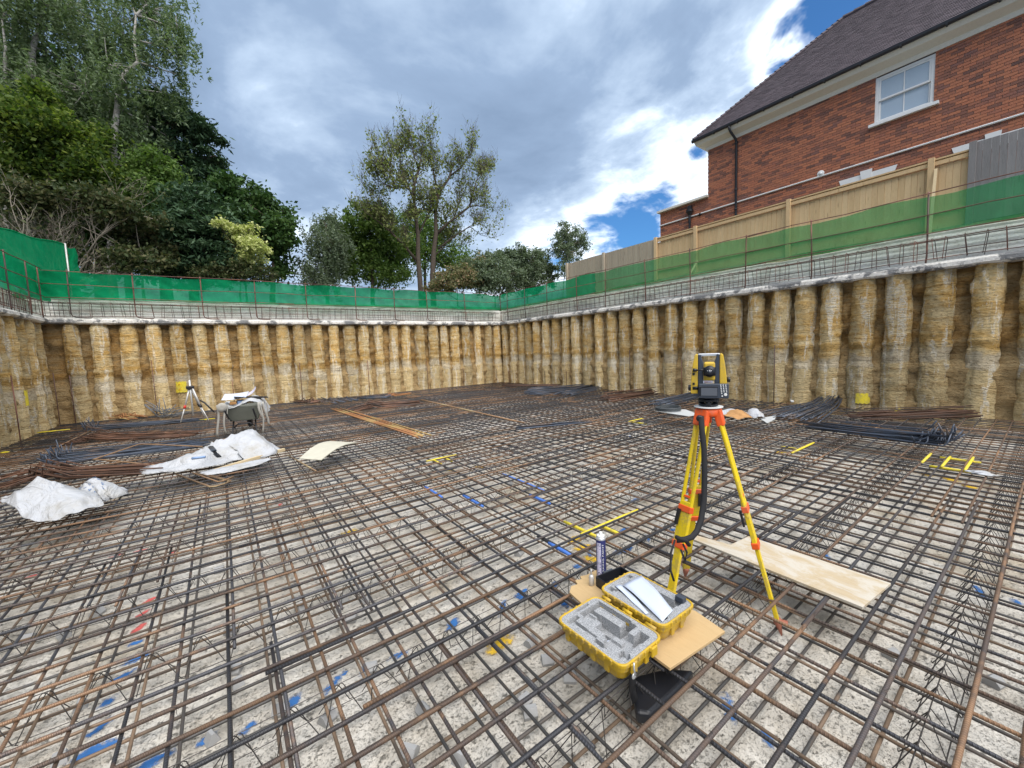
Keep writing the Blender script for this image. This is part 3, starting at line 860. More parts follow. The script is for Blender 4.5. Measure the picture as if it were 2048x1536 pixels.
stdb = {}
for i, (a, b_, z) in enumerate(bricks[:298]):
    L = round(b_ - a, 3)
    if L not in stdb:
        mb = MB(); mb.box((0, 0, 0), (0.024, L, 0.065)); stdb[L] = mb.mesh('brick', M['brick'])
    link('brick', stdb[L], house, Vector((HX + 0.004 + rd.uniform(-.003, .003), (a + b_) / 2, z + 0.0325)) - hb)
mb = MB()
for (a, b_, z) in bricks[298:]:
    brick_box(mb, a, b_, z, rd.uniform(-.003, .003))
    pass
tag(mb.obj('brickwork', M['brick'], house, loc=-hb), kind='stuff')

# window
wf = MB(); y0, y1, z0, z1 = WIN
xw = HX + 0.075
for c, s in (((xw, y0 + .035, (z0 + z1) / 2), (0.10, .07, z1 - z0)), ((xw, y1 - .035, (z0 + z1) / 2), (.10, .07, z1 - z0)), ((xw, (y0 + y1) / 2, z1 - .03), (.10, y1 - y0 - .144, .06)), ((xw, (y0 + y1) / 2, z0 + .03), (.10, y1 - y0 - .144, .06))):
    wf.box(Vector(c) - hb, s)
win = wf.obj('window', M['white'], house)
zm = (z0 + z1) / 2 - 0.02


def sash(za, zb, xo, name):
    f = MB(); ya, yb = y0 + .072, y1 - .072; w = .045
    for c, s in (((xo, ya + w / 2, (za + zb) / 2), (.04, w, zb - za)), ((xo, yb - w / 2, (za + zb) / 2), (.04, w, zb - za)), ((xo, (ya + yb) / 2, za + w / 2), (.04, yb - ya - 2 * w - .002, w)), ((xo, (ya + yb) / 2, zb - w / 2), (.04, yb - ya - 2 * w - .002, w)), ((xo, (ya + yb) / 2, (za + zb) / 2), (.03, .024, zb - za - 2 * w - .002))):
        f.box(Vector(c) - hb, s)
    f.obj(name, M['white'], win)
    for q in (0, 1):
        g = MB(); a = ya + w if q == 0 else (ya + yb) / 2 + .012; b_ = (ya + yb) / 2 - .012 if q == 0 else yb - w
        g.box(Vector((xo + .004, (a + b_) / 2, (za + zb) / 2)) - hb, (.008, b_ - a - .002, zb - za - 2 * w - .002)); g.obj('pane', M['glass'], win)


sash(zm, z1 - .062, HX + 0.062, 'sash'); sash(z0 + .062, zm + .04, HX + 0.108, 'sash')
mb = MB(); mb.box(Vector((HX - 0.03, (y0 + y1) / 2, z0 - 0.045)) - hb, (0.16, y1 - y0 + .22, .085)); bevel(mb.obj('window_sill', M['white'], house), .006, 1)

# cornice, gutter, roof
ze = 9.46
mb = MB()
mb.add([Vector(p) - hb for p in ((HX - .006, -2.5, 9.05), (HX - .035, -2.5, 9.05), (HX - .05, -2.5, 9.17), (HX - .30, -2.5, 9.27), (HX - .36, -2.5, 9.40), (HX + .2, -2.5, 9.40),
                                   (HX - .006, 8.46, 9.05), (HX - .035, 8.49, 9.05), (HX - .05, 8.5, 9.17), (HX - .30, 8.74, 9.27), (HX - .36, 8.79, 9.40), (HX + .2, 8.79, 9.40))],
       [(i, i + 1, i + 7, i + 6) for i in range(5)] + [(0, 1, 2, 3, 4, 5), (11, 10, 9, 8, 7, 6)])
mb.add([Vector(p) - hb for p in ((HX + .26, 8.49, 9.05), (HX - .05, 8.5, 9.17), (HX - .30, 8.74, 9.27), (HX - .36, 8.79, 9.4), (HX + 7, 8.49, 9.05), (HX + 7, 8.5, 9.17), (HX + 7, 8.74, 9.27), (HX + 7, 8.79, 9.4))], [(1, 2, 6, 5), (2, 3, 7, 6)])
mb.obj('cornice', M['cream'], house)
mb = MB(); xg = HX - .42
mb.add([Vector((xg + dx, yy, 9.43 + dz)) - hb for yy in (-2.5, 8.84) for dx, dz in ((-.055, .05), (-.05, -.01), (-.025, -.045), (.02, -.05), (.055, -.02), (.06, .05))], [(i, i + 1, i + 7, i + 6) for i in range(5)] + [(0, 1, 2, 3, 4, 5), (11, 10, 9, 8, 7, 6)])
for yy in np.arange(-2.2, 8.7, 0.85): mb.box(Vector((xg + .01, yy, 9.405)) - hb, (.13, .035, .05))
gut = mb.obj('gutter', M['black'], house)
# roof: 45 degree plane with a hip at the far end, every tile its own piece of geometry
mb = MB(); rt = random.Random(3)
xe, yE = HX - .40, 8.80
zr0 = 9.47; wdt = 3.64; nrow = int(wdt * math.sqrt(2) / 0.103)
sq = math.sqrt(0.5)
for r in range(nrow):
    q = r * 0.103; x = xe + q * sq; zz = zr0 + q * sq; ymax = yE - q * sq
    y = -2.6 - (0.08 if r % 2 else 0)
    while y < ymax:
        w = min(0.162, ymax - y); li = 0.016 + rt.uniform(0, .006)
        n_ = Vector((-sq, 0, sq)); d_ = Vector((sq, 0, sq)); o_ = Vector((x, y, zz)) - hb
        a, b_, c, dd = o_ + n_ * li, o_ + Vector((0, w - .003, 0)) + n_ * li, o_ + d_ * .115 + Vector((0, w - .003, 0)) + n_ * .002, o_ + d_ * .115 + n_ * .002
        mb.add([a, b_, c, dd, o_, o_ + Vector((0, w - .003, 0))], [(0, 1, 2, 3), (4, 5, 1, 0), (5, 2, 1), (4, 0, 3)]); y += 0.165
tag(mb.obj('roof_tiling', M['tile'], house), kind='stuff')
mb = MB()
mb.add([Vector(p) - hb for p in ((xe, -2.6, zr0 - .01), (xe, yE, zr0 - .01), (xe + wdt, yE - wdt, zr0 + wdt - .01), (xe + wdt, -2.6, zr0 + wdt - .01), (xe + 2 * wdt, yE, zr0 - .01), (xe + 2 * wdt, -2.6, zr0 - .01))], [(0, 3, 2, 1), (1, 2, 4), (2, 3, 5, 4)])
mb.obj('roof', M['tile'], house)
E3 = Vector((xe, yE, zr0)); A3 = Vector((xe + wdt, yE - wdt, zr0 + wdt))
k = 30
hp = MB()
for i in range(k):
    a = E3.lerp(A3, i / k); b_ = E3.lerp(A3, (i + 1.18) / k); hp.tube([a + Vector((0, 0, .035)) - hb, b_ + Vector((0, 0, .012)) - hb], [.075, .06], 7)
for i in range(22):
    hp.tube([A3 + Vector((0, -i * .31, .03)) - hb, A3 + Vector((0, -i * .31 - .34, .012)) - hb], [.08, .07], 7)
tag(hp.obj('ridge_tiles', M['tile'], house), kind='stuff')
w0, w1 = pl(1905, 24, 0, HX), pl(1953, 0, 0, HX)
q0 = Vector((HX + .05, 1.96, 9.9)); mb = MB(); mb.beam(Vector((16.22, 1.85, 10.20)) - hb, Vector((16.27, 1.30, 10.25)) - hb, .035, .03); mb.obj('roof_batten', M['white'], house)
# string line, lintels, vent, pipes
mb = MB(); mb.tube([Vector((HX - .03, y, 6.75)) - hb for y in (-2.5, 3, 10.54)], .028, 8); mb.obj('white_pipe', M['white'], house)


def lintel(ya, yb, z0_, z1_, kc):
    mb = MB()
    def pr(poly, x0, x1):
        n = len(poly); mb.add([Vector((x0, p[0], p[1])) - hb for p in poly] + [Vector((x1, p[0], p[1])) - hb for p in poly],
                              [tuple(range(n)), tuple(range(2 * n - 1, n - 1, -1))] + [(i, n + i, n + (i + 1) % n, (i + 1) % n) for i in range(n)])
    kw = .11
    pr([(kc + kw * .8, z0_), (yb - .08, z0_), (yb, z1_), (kc + kw, z1_)], HX - .03, HX - .004)
    pr([(ya + .08, z0_), (kc - kw * .8, z0_), (kc - kw, z1_), (ya, z1_)], HX - .03, HX - .004)
    lt = mb.obj('lintel', M['white'], house); mb = MB()
    n = 4; poly = [(kc - kw * .85, z0_ - .03), (kc + kw * .85, z0_ - .03), (kc + kw * 1.25, z1_ + .09), (kc - kw * 1.25, z1_ + .09)]
    pr2 = [Vector((HX - .06, p[0], p[1])) - hb for p in poly] + [Vector((HX - .004, p[0], p[1])) - hb for p in poly]
    mb.add(pr2, [(0, 1, 2, 3), (7, 6, 5, 4)] + [(i, 4 + i, 4 + (i + 1) % 4, (i + 1) % 4) for i in range(4)]); mb.obj('keystone', M['white'], lt)


lintel(2.94, 4.27, 6.17, 6.43, 3.62); lintel(0.45, 1.90, 6.17, 6.43, 1.2)
mb = MB(); mb.lathe([(.085, 0), (.095, .02), (.095, .05), (.07, .055)], Vector((HX - .002, 4.74, 6.83)) - hb, 18, Matrix.Rotation(-math.pi / 2, 3, 'Y')); mb.lathe([(.06, .05), (.06, .057)], Vector((HX - .002, 4.74, 6.83)) - hb, 14, Matrix.Rotation(-math.pi / 2, 3, 'Y')); mb.obj('round_vent', M['white'], house, True)
mb = MB(); mb.tube([Vector(p) - hb for p in ((HX - .42, 7.42, 9.40), (HX - .42, 7.42, 9.30), (HX - .36, 7.40, 9.2), (HX - .12, 7.34, 9.0), (HX - .06, 7.33, 8.88), (HX - .06, 7.33, 6), (HX - .06, 7.33, 4.0))], .042, 10)
for zc_ in (8.85, 7.2, 6.5): mb.lathe([(.052, -.03), (.052, .03)], Vector((HX - .06, 7.33, zc_)) - hb, 10)
mb.obj('downpipe', M['black'], house, True)
mb = MB()
hx_, hy_ = HX - .10, 9.12
mb.lathe([(.05, -.4), (.05, -.10), (.12, .02), (.14, .04), (.14, .12), (.12, .12)], Vector((hx_, hy_, 6.88)) - hb, 12); mb.box(Vector((hx_ + .02, hy_, 7.08)) - hb, (.13, .15, .16)); mb.tube([Vector((hx_, hy_, 6.6)) - hb, Vector((hx_, hy_, 4)) - hb], .042, 8); mb.obj('rain_hopper', M['black'], house)
mb = MB(); mb.lathe([(.05, 0), (.06, .05), (.03, .09)], Vector((HX, 8.72, 6.72)) - hb, 10, Matrix.Rotation(-math.pi / 2, 3, 'Y')); mb.obj('wall_vent', M['black'], house)
mb = MB(); mb.box(Vector((HX + 3.6, 9.5, 7.325)) - hb, (7.5, 2.22, .08)); mb.obj('coping', M['cream'], house)

# ---------------------------------------------------------------- reinforcement mats
RD = random.Random(21)
RT = 0.0102                                                  # bar radius
def lines(a, b, step, jit):
    v = []; x = a
    while x < b:
        v.append(x); x += step + RD.uniform(-jit, jit)
    return v


XB0, XB1, YB0, YB1 = -3.86, 11.46, -2.6, 16.62
topY = lines(YB0 + .05, YB1, 0.198, 0.022)                   # bars along X, upper layer, at these y
topX = lines(XB0 + .05, XB1, 0.196, 0.020)                   # bars along Y, second layer, at these x
lowY = lines(YB0 + .11, YB1, 0.203, 0.02)
lowX = lines(XB0 + .12, XB1, 0.203, 0.02)
_bm = {}
RR = ((RT, 0.0089), (0.0088, 0.0082))


def rebar_mesh(L, r, var, m, n=8):
    key = (round(L, 2), r, var, m.name)
    if key not in _bm:
        rr = random.Random(var * 31 + int(L * 10)); k = max(3, int(L / 1.1)); ph, ph2 = rr.uniform(0, 6), rr.uniform(0, 6)
        pts = [(L * i / k, 0.006 * math.sin(i * 1.1 + ph), 0.0035 * math.sin(i * 1.7 + ph2)) for i in range(k + 1)]
        mb = MB(); mb.tube(pts, r, n); _bm[key] = mb.mesh('rebar', m, True)
    return _bm[key]


def place_lines(specs, parent, m, keep, stuffname):
    """specs: (x, y, z, along 'x'/'y', length, variant); the bars that show largest become parts, the rest one mass"""
    def near(s):
        x, y = s[0], s[1]
        if s[3] == 'x': px, py = min(max(1.2, x), x + s[4]), y
        else: px, py = x, min(max(1.2, y), y + s[4])
        return (px - 0.6) ** 2 + (py - 0.2) ** 2 + (9 if (py < -.3) else 0)
    specs = sorted(specs, key=near)
    for x, y, z, ax, L, v in specs[:keep]:
        link('rebar', rebar_mesh(L, RR[stuffname == 'far_lower_rebars'][ax == 'y'], v, m), parent, (x, y, z), (0, 0, (0 if ax == 'x' else math.pi / 2) + random.Random(hash((x, y)) & 0xffff).uniform(-.0022, .0022)))
    if len(specs) > keep:
        mb = MB()
        for x, y, z, ax, L, v in specs[keep:]:
            d = Vector((1, 0, 0)) if ax == 'x' else Vector((0, 1, 0)); a = Vector((x, y, z))
            mb.tube([a, a + d * L / 2 + Vector((.004 * math.sin(y * 9), .004 * math.sin(x * 9), 0)), a + d * L], RR[stuffname == 'far_lower_rebars'][ax == 'y'], 6)
        tag(mb.obj(stuffname, m, parent, True), kind='stuff')


tmat = thing('top_reinforcement_mat', 'upper mat of dark and rusty reinforcing bars covering the whole pit', 'rebar mat', (0, 0, 0))
bmat = thing('bottom_reinforcement_mat', 'lower mat of reinforcing bars seen through the upper one, just above the concrete', 'rebar mat', (0, 0, 0))
sp = []
LENS = [7.2, 8.0, 8.8, 9.6]
for i, y in enumerate(topY):
    r = RD.random()
    L1 = RD.choice(LENS); lap = RD.uniform(0.7, 1.1); x1 = XB0 + RD.uniform(-.03, .05)
    if r < 0.5 and y < 5:
        # bars meet within the near field: a visible lap
        L1 = RD.choice([4.6, 5.2, 5.8, 6.4])
    sp.append((x1, y, -RT, 'x', L1, i % 4))
    x2 = x1 + L1 - lap; L2 = XB1 - x2
    L2 = min(L2, 12.0); L2 = round(L2 / 0.4) * 0.4
    sp.append((x2, y + 2 * RT * RD.choice((-1, 1)), -RT, 'x', L2, (i + 1) % 4))
for i, x in enumerate(topX):
    L1 = RD.choice([4.6, 5.2, 6.0, 7.2, 8.4]) + 0.0; lap = RD.uniform(0.6, 1.0)
    sp.append((x, YB0, -RT * 2 - .0094, 'y', L1, i % 4))
    y2 = YB0 + L1 - lap; L2 = round(min(12, YB1 - y2) / .4) * .4
    sp.append((x + 2 * RT * RD.choice((-1, 1)), y2, -RT * 2 - .0094, 'y', L2, (i + 2) % 4))
    if y2 + L2 < YB1 - .3:
        y3 = y2 + L2 - .7; sp.append((x, y3, -RT * 2 - .0094, 'y', round((YB1 - y3) / .4) * .4, i % 4))
place_lines(sp, tmat, M['rebar'], 299, 'far_rebars')
sp = []
for i, y in enumerate(lowY): sp.append((XB0, y, -0.222, 'x', 15.3, i % 4))
for i, x in enumerate(lowX): sp.append((x, YB0, -0.198, 'y', 19.2, i % 4))
place_lines(sp, bmat, M['rebar_low'], 299, 'far_lower_rebars')


def near_line(v, x): return min(v, key=lambda q: abs(q - x))


# tie wire at the near crossings
mb = MB()
for y in topY:
    if -0.4 < y < 5.5:
        for x in topX:
            if -1.5 < x < 6.0 and (x + y * 2.3) % 1 < 0.45:
                a = RD.uniform(0, 6.28); r = RT + .003
                mb.tube([(x + math.cos(a) * r, y + math.sin(a) * r, -RT * 3.4), (x + math.cos(a) * r, y + math.sin(a) * r * .9, 0.001), (x - math.cos(a) * r, y - math.sin(a) * r * .9, 0.0025), (x - math.cos(a) * r * 1.1, y - math.sin(a) * r * 1.1, -RT * 2.6)], .0012, 4, False)
                mb.tube([(x + r * .9, y, .001), (x + r * 1.6, y + RD.uniform(-.02, .02), RD.uniform(-.008, .016))], .001, 4, False)
tag(mb.obj('tie_wire', M['wire'], tmat), kind='stuff')

# yellow paint on bars
def paint_x(px0, px1, px2, py2, m='paint_yellow', lst=None, z=-RT):
    pass


def painted(pa, pb, m, layer='top'):
    """sleeve of paint on the bar nearest to the line between two pixels"""
    a, b = gp(*pa), gp(*pb); r = RT + 0.0016
    alongx = abs(b.x - a.x) > abs(b.y - a.y)
    if layer == 'top':
        if alongx: q = near_line(topY, (a.y + b.y) / 2); p0, p1 = Vector((a.x, q, -RT)), Vector((b.x, q, -RT))
        else: q = near_line(topX, (a.x + b.x) / 2); p0, p1 = Vector((q, a.y, -RT * 3)), Vector((q, b.y, -RT * 3))
    mb = MB(); n = 4
    mb.tube([p0.lerp(p1, i / n) for i in range(n + 1)], [r + .0035 if 0 < i < n else r + .001 for i in range(n + 1)], 8); mb.obj('paint_mark', m, tmat, True)


Yp = M['paint_yellow']
for pa, pb in (((850, 920), (918, 911)), ((872, 915), (895, 921)), ((890, 911), (905, 918)), ((1255, 842), (1300, 838)), ((1268, 838), (1290, 846)), ((1575, 903), (1627, 884)), ((1560, 890), (1592, 898)),
               ((1858, 926), (1886, 909)), ((1895, 934), (1916, 914)), ((1950, 942), (1968, 916)), ((1880, 910), (1962, 922)), ((1858, 928), (1945, 939)), ((1140, 1056), (1272, 1017)), ((1128, 1037), (1200, 1073)), ((1195, 1045), (1232, 1063)),
               ((1782, 822), (1798, 815)), ((330, 845), (430, 838)), ((70, 866), (140, 858)), ((0, 905), (18, 903))):
    painted(pa, pb, Yp)
for pa, pb in (((865, 965), (900, 985)), ((1000, 945), (1075, 980)), ((1075, 980), (1112, 998)), ((1095, 1080), (1130, 1110)), ((910, 990), (950, 1012))):
    painted(pa, pb, M['paint_blue_bar'])

# zig-zag wire spacers between the two mats, in rows along X
def spacer_row(y):
    rr = random.Random(int(y * 100)); t = thing('wire_spacer', 'row of thin zig-zag wire spacers standing between the two bar mats', 'wire spacer', (3.8, y, ZF + .06), 'zig-zag wire spacers between the mats')
    b = t.location; mb = MB(); x = XB0 + .1; zt = -RT * 4 - .003; zb = -0.212
    while x < XB1 - .2:
        d = (x - 1.2) ** 2 + (y - 1) ** 2
        n = 5 if d < 16 else 4
        w = .0024 if d < 20 else .003
        jx = rr.uniform(-.02, .02)
        for k in range(2):
            o = (-.02, .02)[k]; sg = (1, -1)[k % 2]
            l = [(x - .085 + jx, y - sg * .07 + o * .3, zb), (x - .012 + o * .5, y, zt - .01), (x + o * .5, y, zt), (x + .012 + o * .5, y, zt - .01), (x + .085 + jx + o, y + sg * .07, zb), (x + .105 + jx + o, y + sg * .076, zb - .004)]
            mb.tube([Vector(p) - b for p in l], w, n, False)
        x += .205 + rr.uniform(-.015, .015)
    mb.tube([Vector((XB0, y, zt)) - b, Vector((XB1, y, zt)) - b], .0025, 4, False)
    mb.tube([Vector((XB0, y - .06, zb)) - b, Vector((XB1, y - .06, zb)) - b], .0025, 4, False)
    mb.tube([Vector((XB0, y + .06, zb)) - b, Vector((XB1, y + .06, zb)) - b], .0025, 4, False)
    mb.obj('wire', M['wire'], t)


for k in range(-1, 17):
    spacer_row(0.26 + 0.9 * k)

# small concrete cover spacers on the blinding
me = None
def spacer_mesh(kind):
    mb = MB()
    if kind == 0:
        mb.add([(-.03, -.03, 0), (.03, -.03, 0), (.03, .03, 0), (-.03, .03, 0), (-.022, -.008, .048), (.022, -.008, .048), (.022, .008, .048), (-.022, .008, .048)], [(0, 3, 2, 1), (4, 5, 6, 7), (0, 1, 5, 4), (1, 2, 6, 5), (2, 3, 7, 6), (3, 0, 4, 7)])
    else:
        pr = [(-.03, 0), (.03, 0), (.034, .018), (.012, .047), (-.012, .047), (-.034, .018)]
        mb.add([(-.035, p[0], p[1]) for p in pr] + [(.035, p[0], p[1]) for p in pr], [tuple(range(6)), tuple(range(11, 5, -1))] + [(i, 6 + i, 6 + (i + 1) % 6, (i + 1) % 6) for i in range(6)])
    return mb.mesh('spacer_block', M['spacer'])


SMS = [spacer_mesh(0), spacer_mesh(1)]
spx = [(128, 1275), (162, 1415), (470, 1345), (476, 1370), (601, 1219), (703, 1242), (746, 1262), (562, 1426), (656, 1442), (195, 1230), (730, 1203), (121, 1523), (848, 1428), (820, 1510), (1062, 1290), (1095, 1325), (1140, 1360), (920, 1523), (1500, 1140), (1783, 1315), (1988, 1370), (1060, 1430)]
spos = [gp(x, y, ZF) for x, y in spx]
rr = random.Random(4)
while len(spos) < 130:
    p = Vector((rr.uniform(-3.5, 10.5), rr.uniform(1.5, 10), ZF)); spos.append(p)
for p in spos:
    o = link('spacer_block', SMS[rr.random() < .5], None, (p.x, p.y, ZF + .001), (0, 0, rr.uniform(0, 3.14)))
    tag(o, 'small grey concrete spacer block on the concrete under the bars', 'spacer block', 'concrete spacer blocks under the lower mat')


# sprayed setting-out marks on the blinding
def spray(px, py, kind, a, b, rot, z=0.003, nm='paint_mark'):
    p = gp(px, py, ZF); n = 14; rg = random.Random(px * 7 + py)
    mb = MB(); mb.add([(0, 0, 0)] + [(math.cos(6.283 * i / n) * rg.uniform(.8, 1.1), math.sin(6.283 * i / n) * rg.uniform(.8, 1.1), 0) for i in range(n)], [(0, i + 1, (i + 1) % n + 1) for i in range(n)])
    o = mb.obj(nm, M['spray_' + kind], floor, False, (p.x, p.y, ZF + z), (0, 0, rot)); o.scale = (a, b, 1)


for i, (x, y) in enumerate([(270, 1287), (275, 1318), (238, 1357), (219, 1402), (195, 1461), (188, 1504), (418, 1480), (582, 1406), (664, 1371), (734, 1340), (797, 1312), (308, 1523), (498, 1457), (906, 1250), (1005, 1215), (1047, 1196), (1042, 1187), (1133, 1205), (1110, 1170), (1296, 1078), (1253, 1102), (1155, 1133), (1132, 1205), (1457, 1416), (1534, 1477), (1250, 1060), (1345, 1062), (1530, 1085), (1655, 1115), (1690, 1180), (1410, 1012), (1235, 1105), (1960, 1185), (2035, 1205), (1180, 1110), (1270, 1000), (980, 1060), (1300, 880), (1260, 873)]):
    spray(x, y, 'blue', .065 + .03 * (i % 3), .034 + .012 * (i % 2), .2 * (i % 5), .003 + .0006 * (i % 7))
for i, (x, y) in enumerate([(344, 1094), (281, 1102), (234, 1111), (180, 1129), (62, 1154), (300, 1201), (289, 1226), (277, 1257), (345, 1105), (560, 1010), (740, 985), (1690, 960)]):
    spray(x, y, 'red', .075, .035, .15 * i, .003 + .0006 * (i % 7))
for i, (x, y) in enumerate([(1163, 1098), (1150, 1080), (1855, 950), (1900, 960), (1940, 975), (900, 940), (960, 935), (1190, 1120), (1560, 905), (1600, 945), (700, 1065), (1000, 1290)]):
    spray(x, y, 'yellow', .13, .08, .3 * i, .0078 + .0006 * (i % 7))

# ---------------------------------------------------------------- marks and rods on the pit walls
def wall_mark(Wl, wallobj, px, py, w, h, cs, m='paint_yellow', glyph=None):
    s, z = Wl.s_at(px, py); base = wallobj.location
    sc = min(cs, key=lambda q: abs(q - s)); R = 0.205; mb = MB(); rows = []
    for i in range(11):
        ss = s - w / 2 + w * i / 10; dd = min(max(-1, (ss - sc) / R), 1)
        d = R - R * math.sqrt(max(0, 1 - dd * dd)) - 0.04
        rows.append([Wl.p(ss, d, z - h / 2 + h * k / 4 + (0.012 * math.sin(i * 2.3 + k))) - base for k in range(5)])
    mb.grid(rows); mb.obj('paint_mark', M[m], wallobj, True)
    if glyph:
        mb = MB(); mb.tube([Wl.p(s + gx * w, -0.028 + .0, z + gz * h) - base for gx, gz in glyph], .012, 5); mb.obj('painted_numeral', M['orange_paint'], wallobj, True)


M['orange_paint'] = plain('orange_paint', (0.62, 0.30, 0.01), 0.7)
wall_mark(WB, wall_b, 362, 774, .30, .36, csB, glyph=[(-.22, .2), (-.05, .3), (.15, .22), (.12, .05), (-.22, -.25), (.25, -.27)])
wall_mark(WL, wall_l, 52, 796, .26, .38, csL)
wall_mark(WR, wall_r, 1726, 797, .25, .235, csR)
base = wall_b.location; s, z = WB.s_at(505, 803); mb = MB()
mb.tube([WB.p(s + .26 * math.cos(a) * (1 - a * .02), -.03, z + .11 * math.sin(a * 1.3)) - base for a in np.linspace(0, 14, 50)], .012, 5); mb.obj('paint_mark', M['paint_yellow'], wall_b, True)
for (Wl, lst) in ((WB, [(152, 750, 842), (315, 720, 825), (469, 755, 808), (605, 725, 802), (739, 720, 790), (856, 722, 783), (927, 735, 778), (993, 738, 768)]), (WR, [(1020, 740, 768), (1092, 750, 772), (1135, 755, 776), (1262, 700, 782), (1365, 720, 790), (1549, 690, 802)]), (WL, [(34, 750, 880), (115, 745, 850)])):
    for (px, ya, yb) in lst:
        s, z0 = Wl.s_at(px, yb); s2, z1 = Wl.s_at(px, ya)
        p = Wl.p(s, -0.05, ZF); mb = MB(); mb.tube([(0, 0, 0), (.004, 0, .9), (s2 * 0, 0, z1 - ZF)], .011, 6)
        o = mb.obj('steel_rod', M['rail'], None, True, p); tag(o, 'thin dark steel rod standing upright against the piles of the pit wall', 'steel rod', 'thin rods standing along the pit walls')

# ---------------------------------------------------------------- loose bundles of bars lying on the mat
def bundle(label, p0, p1, n, m, width, height, hook=None, seed=0, splay=1.0, rb=0.009, lenvar=.12, bendpt=None, cat='rebar bundle', hl=.28):
    """n bars from p0 to p1 (points on the mat); hook: how the p0 end of each bar is bent"""
    rd = random.Random(seed); p0, p1 = Vector(p0), Vector(p1); d = (p1 - p0).normalized(); sd = Vector((-d.y, d.x, 0))
    t = thing('rebar_bundle', label, cat, ((p0 + p1) / 2).to_tuple()); b = t.location
    for i in range(n):
        u = rd.uniform(-.5, .5); h = rd.random() ** 1.6 * height * (1 - abs(u) * 1.4) + rb + .002
        ca = rd.uniform(-.5, .5); a = p0 + d * rd.uniform(-lenvar, lenvar) + sd * (u * width); e = p1 + d * rd.uniform(-lenvar * 2, lenvar * 2) + sd * ((u * .7 + ca * .45) * width * splay)
        a.z = h; e.z = max(rb, h * rd.uniform(.3, 1)); mid = a.lerp(e, .5) + sd * rd.uniform(-.02, .02) * (e - a).length * .4; mid.z = max(rb, (a.z + e.z) / 2 - .004)
        pts = [a, a.lerp(mid, .5), mid, mid.lerp(e, .5), e]
        if hook == 'up':
            v = (Vector((0, 0, 1)) * rd.uniform(.2, 1) + sd * rd.uniform(-.9, .9) - d * rd.uniform(-.1, .35)).normalized()
            pts = [a - d * .03 + v * hl * rd.uniform(.5, 1), a - d * .03 + v * .05, a - d * .012 + v * .015] + pts
        elif hook == 'fan':
            v = (Vector((0, 0, -1)) * .12 + sd * rd.uniform(-1, -.2) - d * rd.uniform(.4, 1.2)).normalized()
            q = a - d * .03; e1 = q + v * hl * rd.uniform(.6, 1.1); e1.z = max(.012, e1.z)
            a.z += .05 + rd.random() * height * .5
            pts = [e1, q.lerp(e1, .3) + Vector((0, 0, .03)), q + Vector((0, 0, .02))] + pts
        pts = [Vector((q.x, q.y, max(q.z, rb))) for q in pts]
        mb = MB(); mb.tube([q - b for q in pts], rb, 6); mb.obj('rebar', m, t, True)
    return t


D, RB, RO, RTN = M['steel_dark'], M['rust_brown'], M['rust_orange'], M['rust_tan']
bundle('dark steel bundle with upturned hooks, farthest of the four stacked at the left', gp(190, 860), gp(392, 842), 26, D, .45, .16, 'up', 1, hl=.3)
bundle('rusty brown bundle between two dark steel bundles at the left', gp(182, 882), gp(378, 872), 26, RB, .45, .20, 'fan', 2, hl=.32)
bundle('dark steel bundle with a bent tan bar lying across it', gp(118, 924), gp(395, 890), 40, D, .75, .18, 'up', 3, hl=.25)
bundle('rusty brown bundle with drooping bent ends just behind the white sheet', gp(100, 956), gp(312, 942), 28, RB, .42, .20, 'fan', 4, hl=.42)
bundle('small orange-rust bundle with looped ends by the back wall, left of the small tripod', gp(255, 838), gp(196, 832), 12, RO, .4, .12, 'fan', 5, hl=.35, rb=.012)
bundle('jumbled grey bars in a heap left of the small tripod', gp(325, 836), gp(372, 826), 18, M['tangle'], .5, .28, 'up', 6, rb=.011, hl=.5)
bundle('small red-brown bundle, leftmost of those along the back wall', gp(618, 806), gp(590, 803), 12, RB, .42, .2, 'fan', 7, rb=.014, hl=.4)
bundle('grey bundle next to the red-brown one along the back wall', gp(655, 806), gp(632, 799), 11, D, .5, .12, 'fan', 8, rb=.012, hl=.5)
bundle('grey bundle in the middle of those along the back wall', gp(692, 802), gp(668, 796), 9, D, .5, .1, 'fan', 9, rb=.012, hl=.5)
bundle('long grey bundle lying slanted behind the big rusty bundle', gp(775, 796), gp(725, 797), 16, D, .8, .12, None, 10, rb=.013, splay=1.5)
bundle('orange-rust bars, rightmost of the bundles along the back wall', gp(782, 792), gp(812, 789), 8, RO, .5, .1, 'fan', 11, rb=.013)
bundle('big rusty brown bundle with a thick fan of bent ends, middle of the pit', gp(742, 815), gp(832, 808), 26, RB, .8, .16, 'fan', 12, rb=.013, hl=.6)
bundle('long straight orange-rust bars lying alone on the mat', gp(672, 818), gp(848, 873), 9, RO, .38, .02, None, 13, rb=.013, lenvar=.05)
bundle('single pair of thin long tan bars lying away from the camera, mid pit', gp(842, 800), gp(1040, 845), 3, RTN, .10, .01, None, 14, rb=.012)
bundle('slim dark bundle lying alone at the centre of the mat', gp(1040, 858), gp(1166, 846), 11, D, .25, .05, None, 15, splay=.4)
bundle('dark steel bundle near the back right corner', gp(1062, 790), gp(1180, 774), 28, D, .9, .26, None, 16, rb=.013, splay=1.4)
bundle('wide dark bundle beside it by the right-hand wall', gp(1125, 792), gp(1192, 776), 14, D, .7, .18, None, 17, rb=.013, splay=1.4)
bundle('rusty brown bundle left of the surveying instrument', gp(1214, 803), gp(1304, 787), 26, RB, .5, .28, None, 18, rb=.012)
bundle('grey steel bundle just behind the surveying instrument', gp(1318, 812), gp(1402, 790), 26, M['steel_dark'], .6, .24, None, 19, rb=.012)
bundle('steel bundle fanning out below the yellow square on the wall', gp(1666, 806), gp(1572, 838), 34, M['steel_dark'], .4, .24, 'fan', 20, rb=.010, splay=3.0, hl=.3)
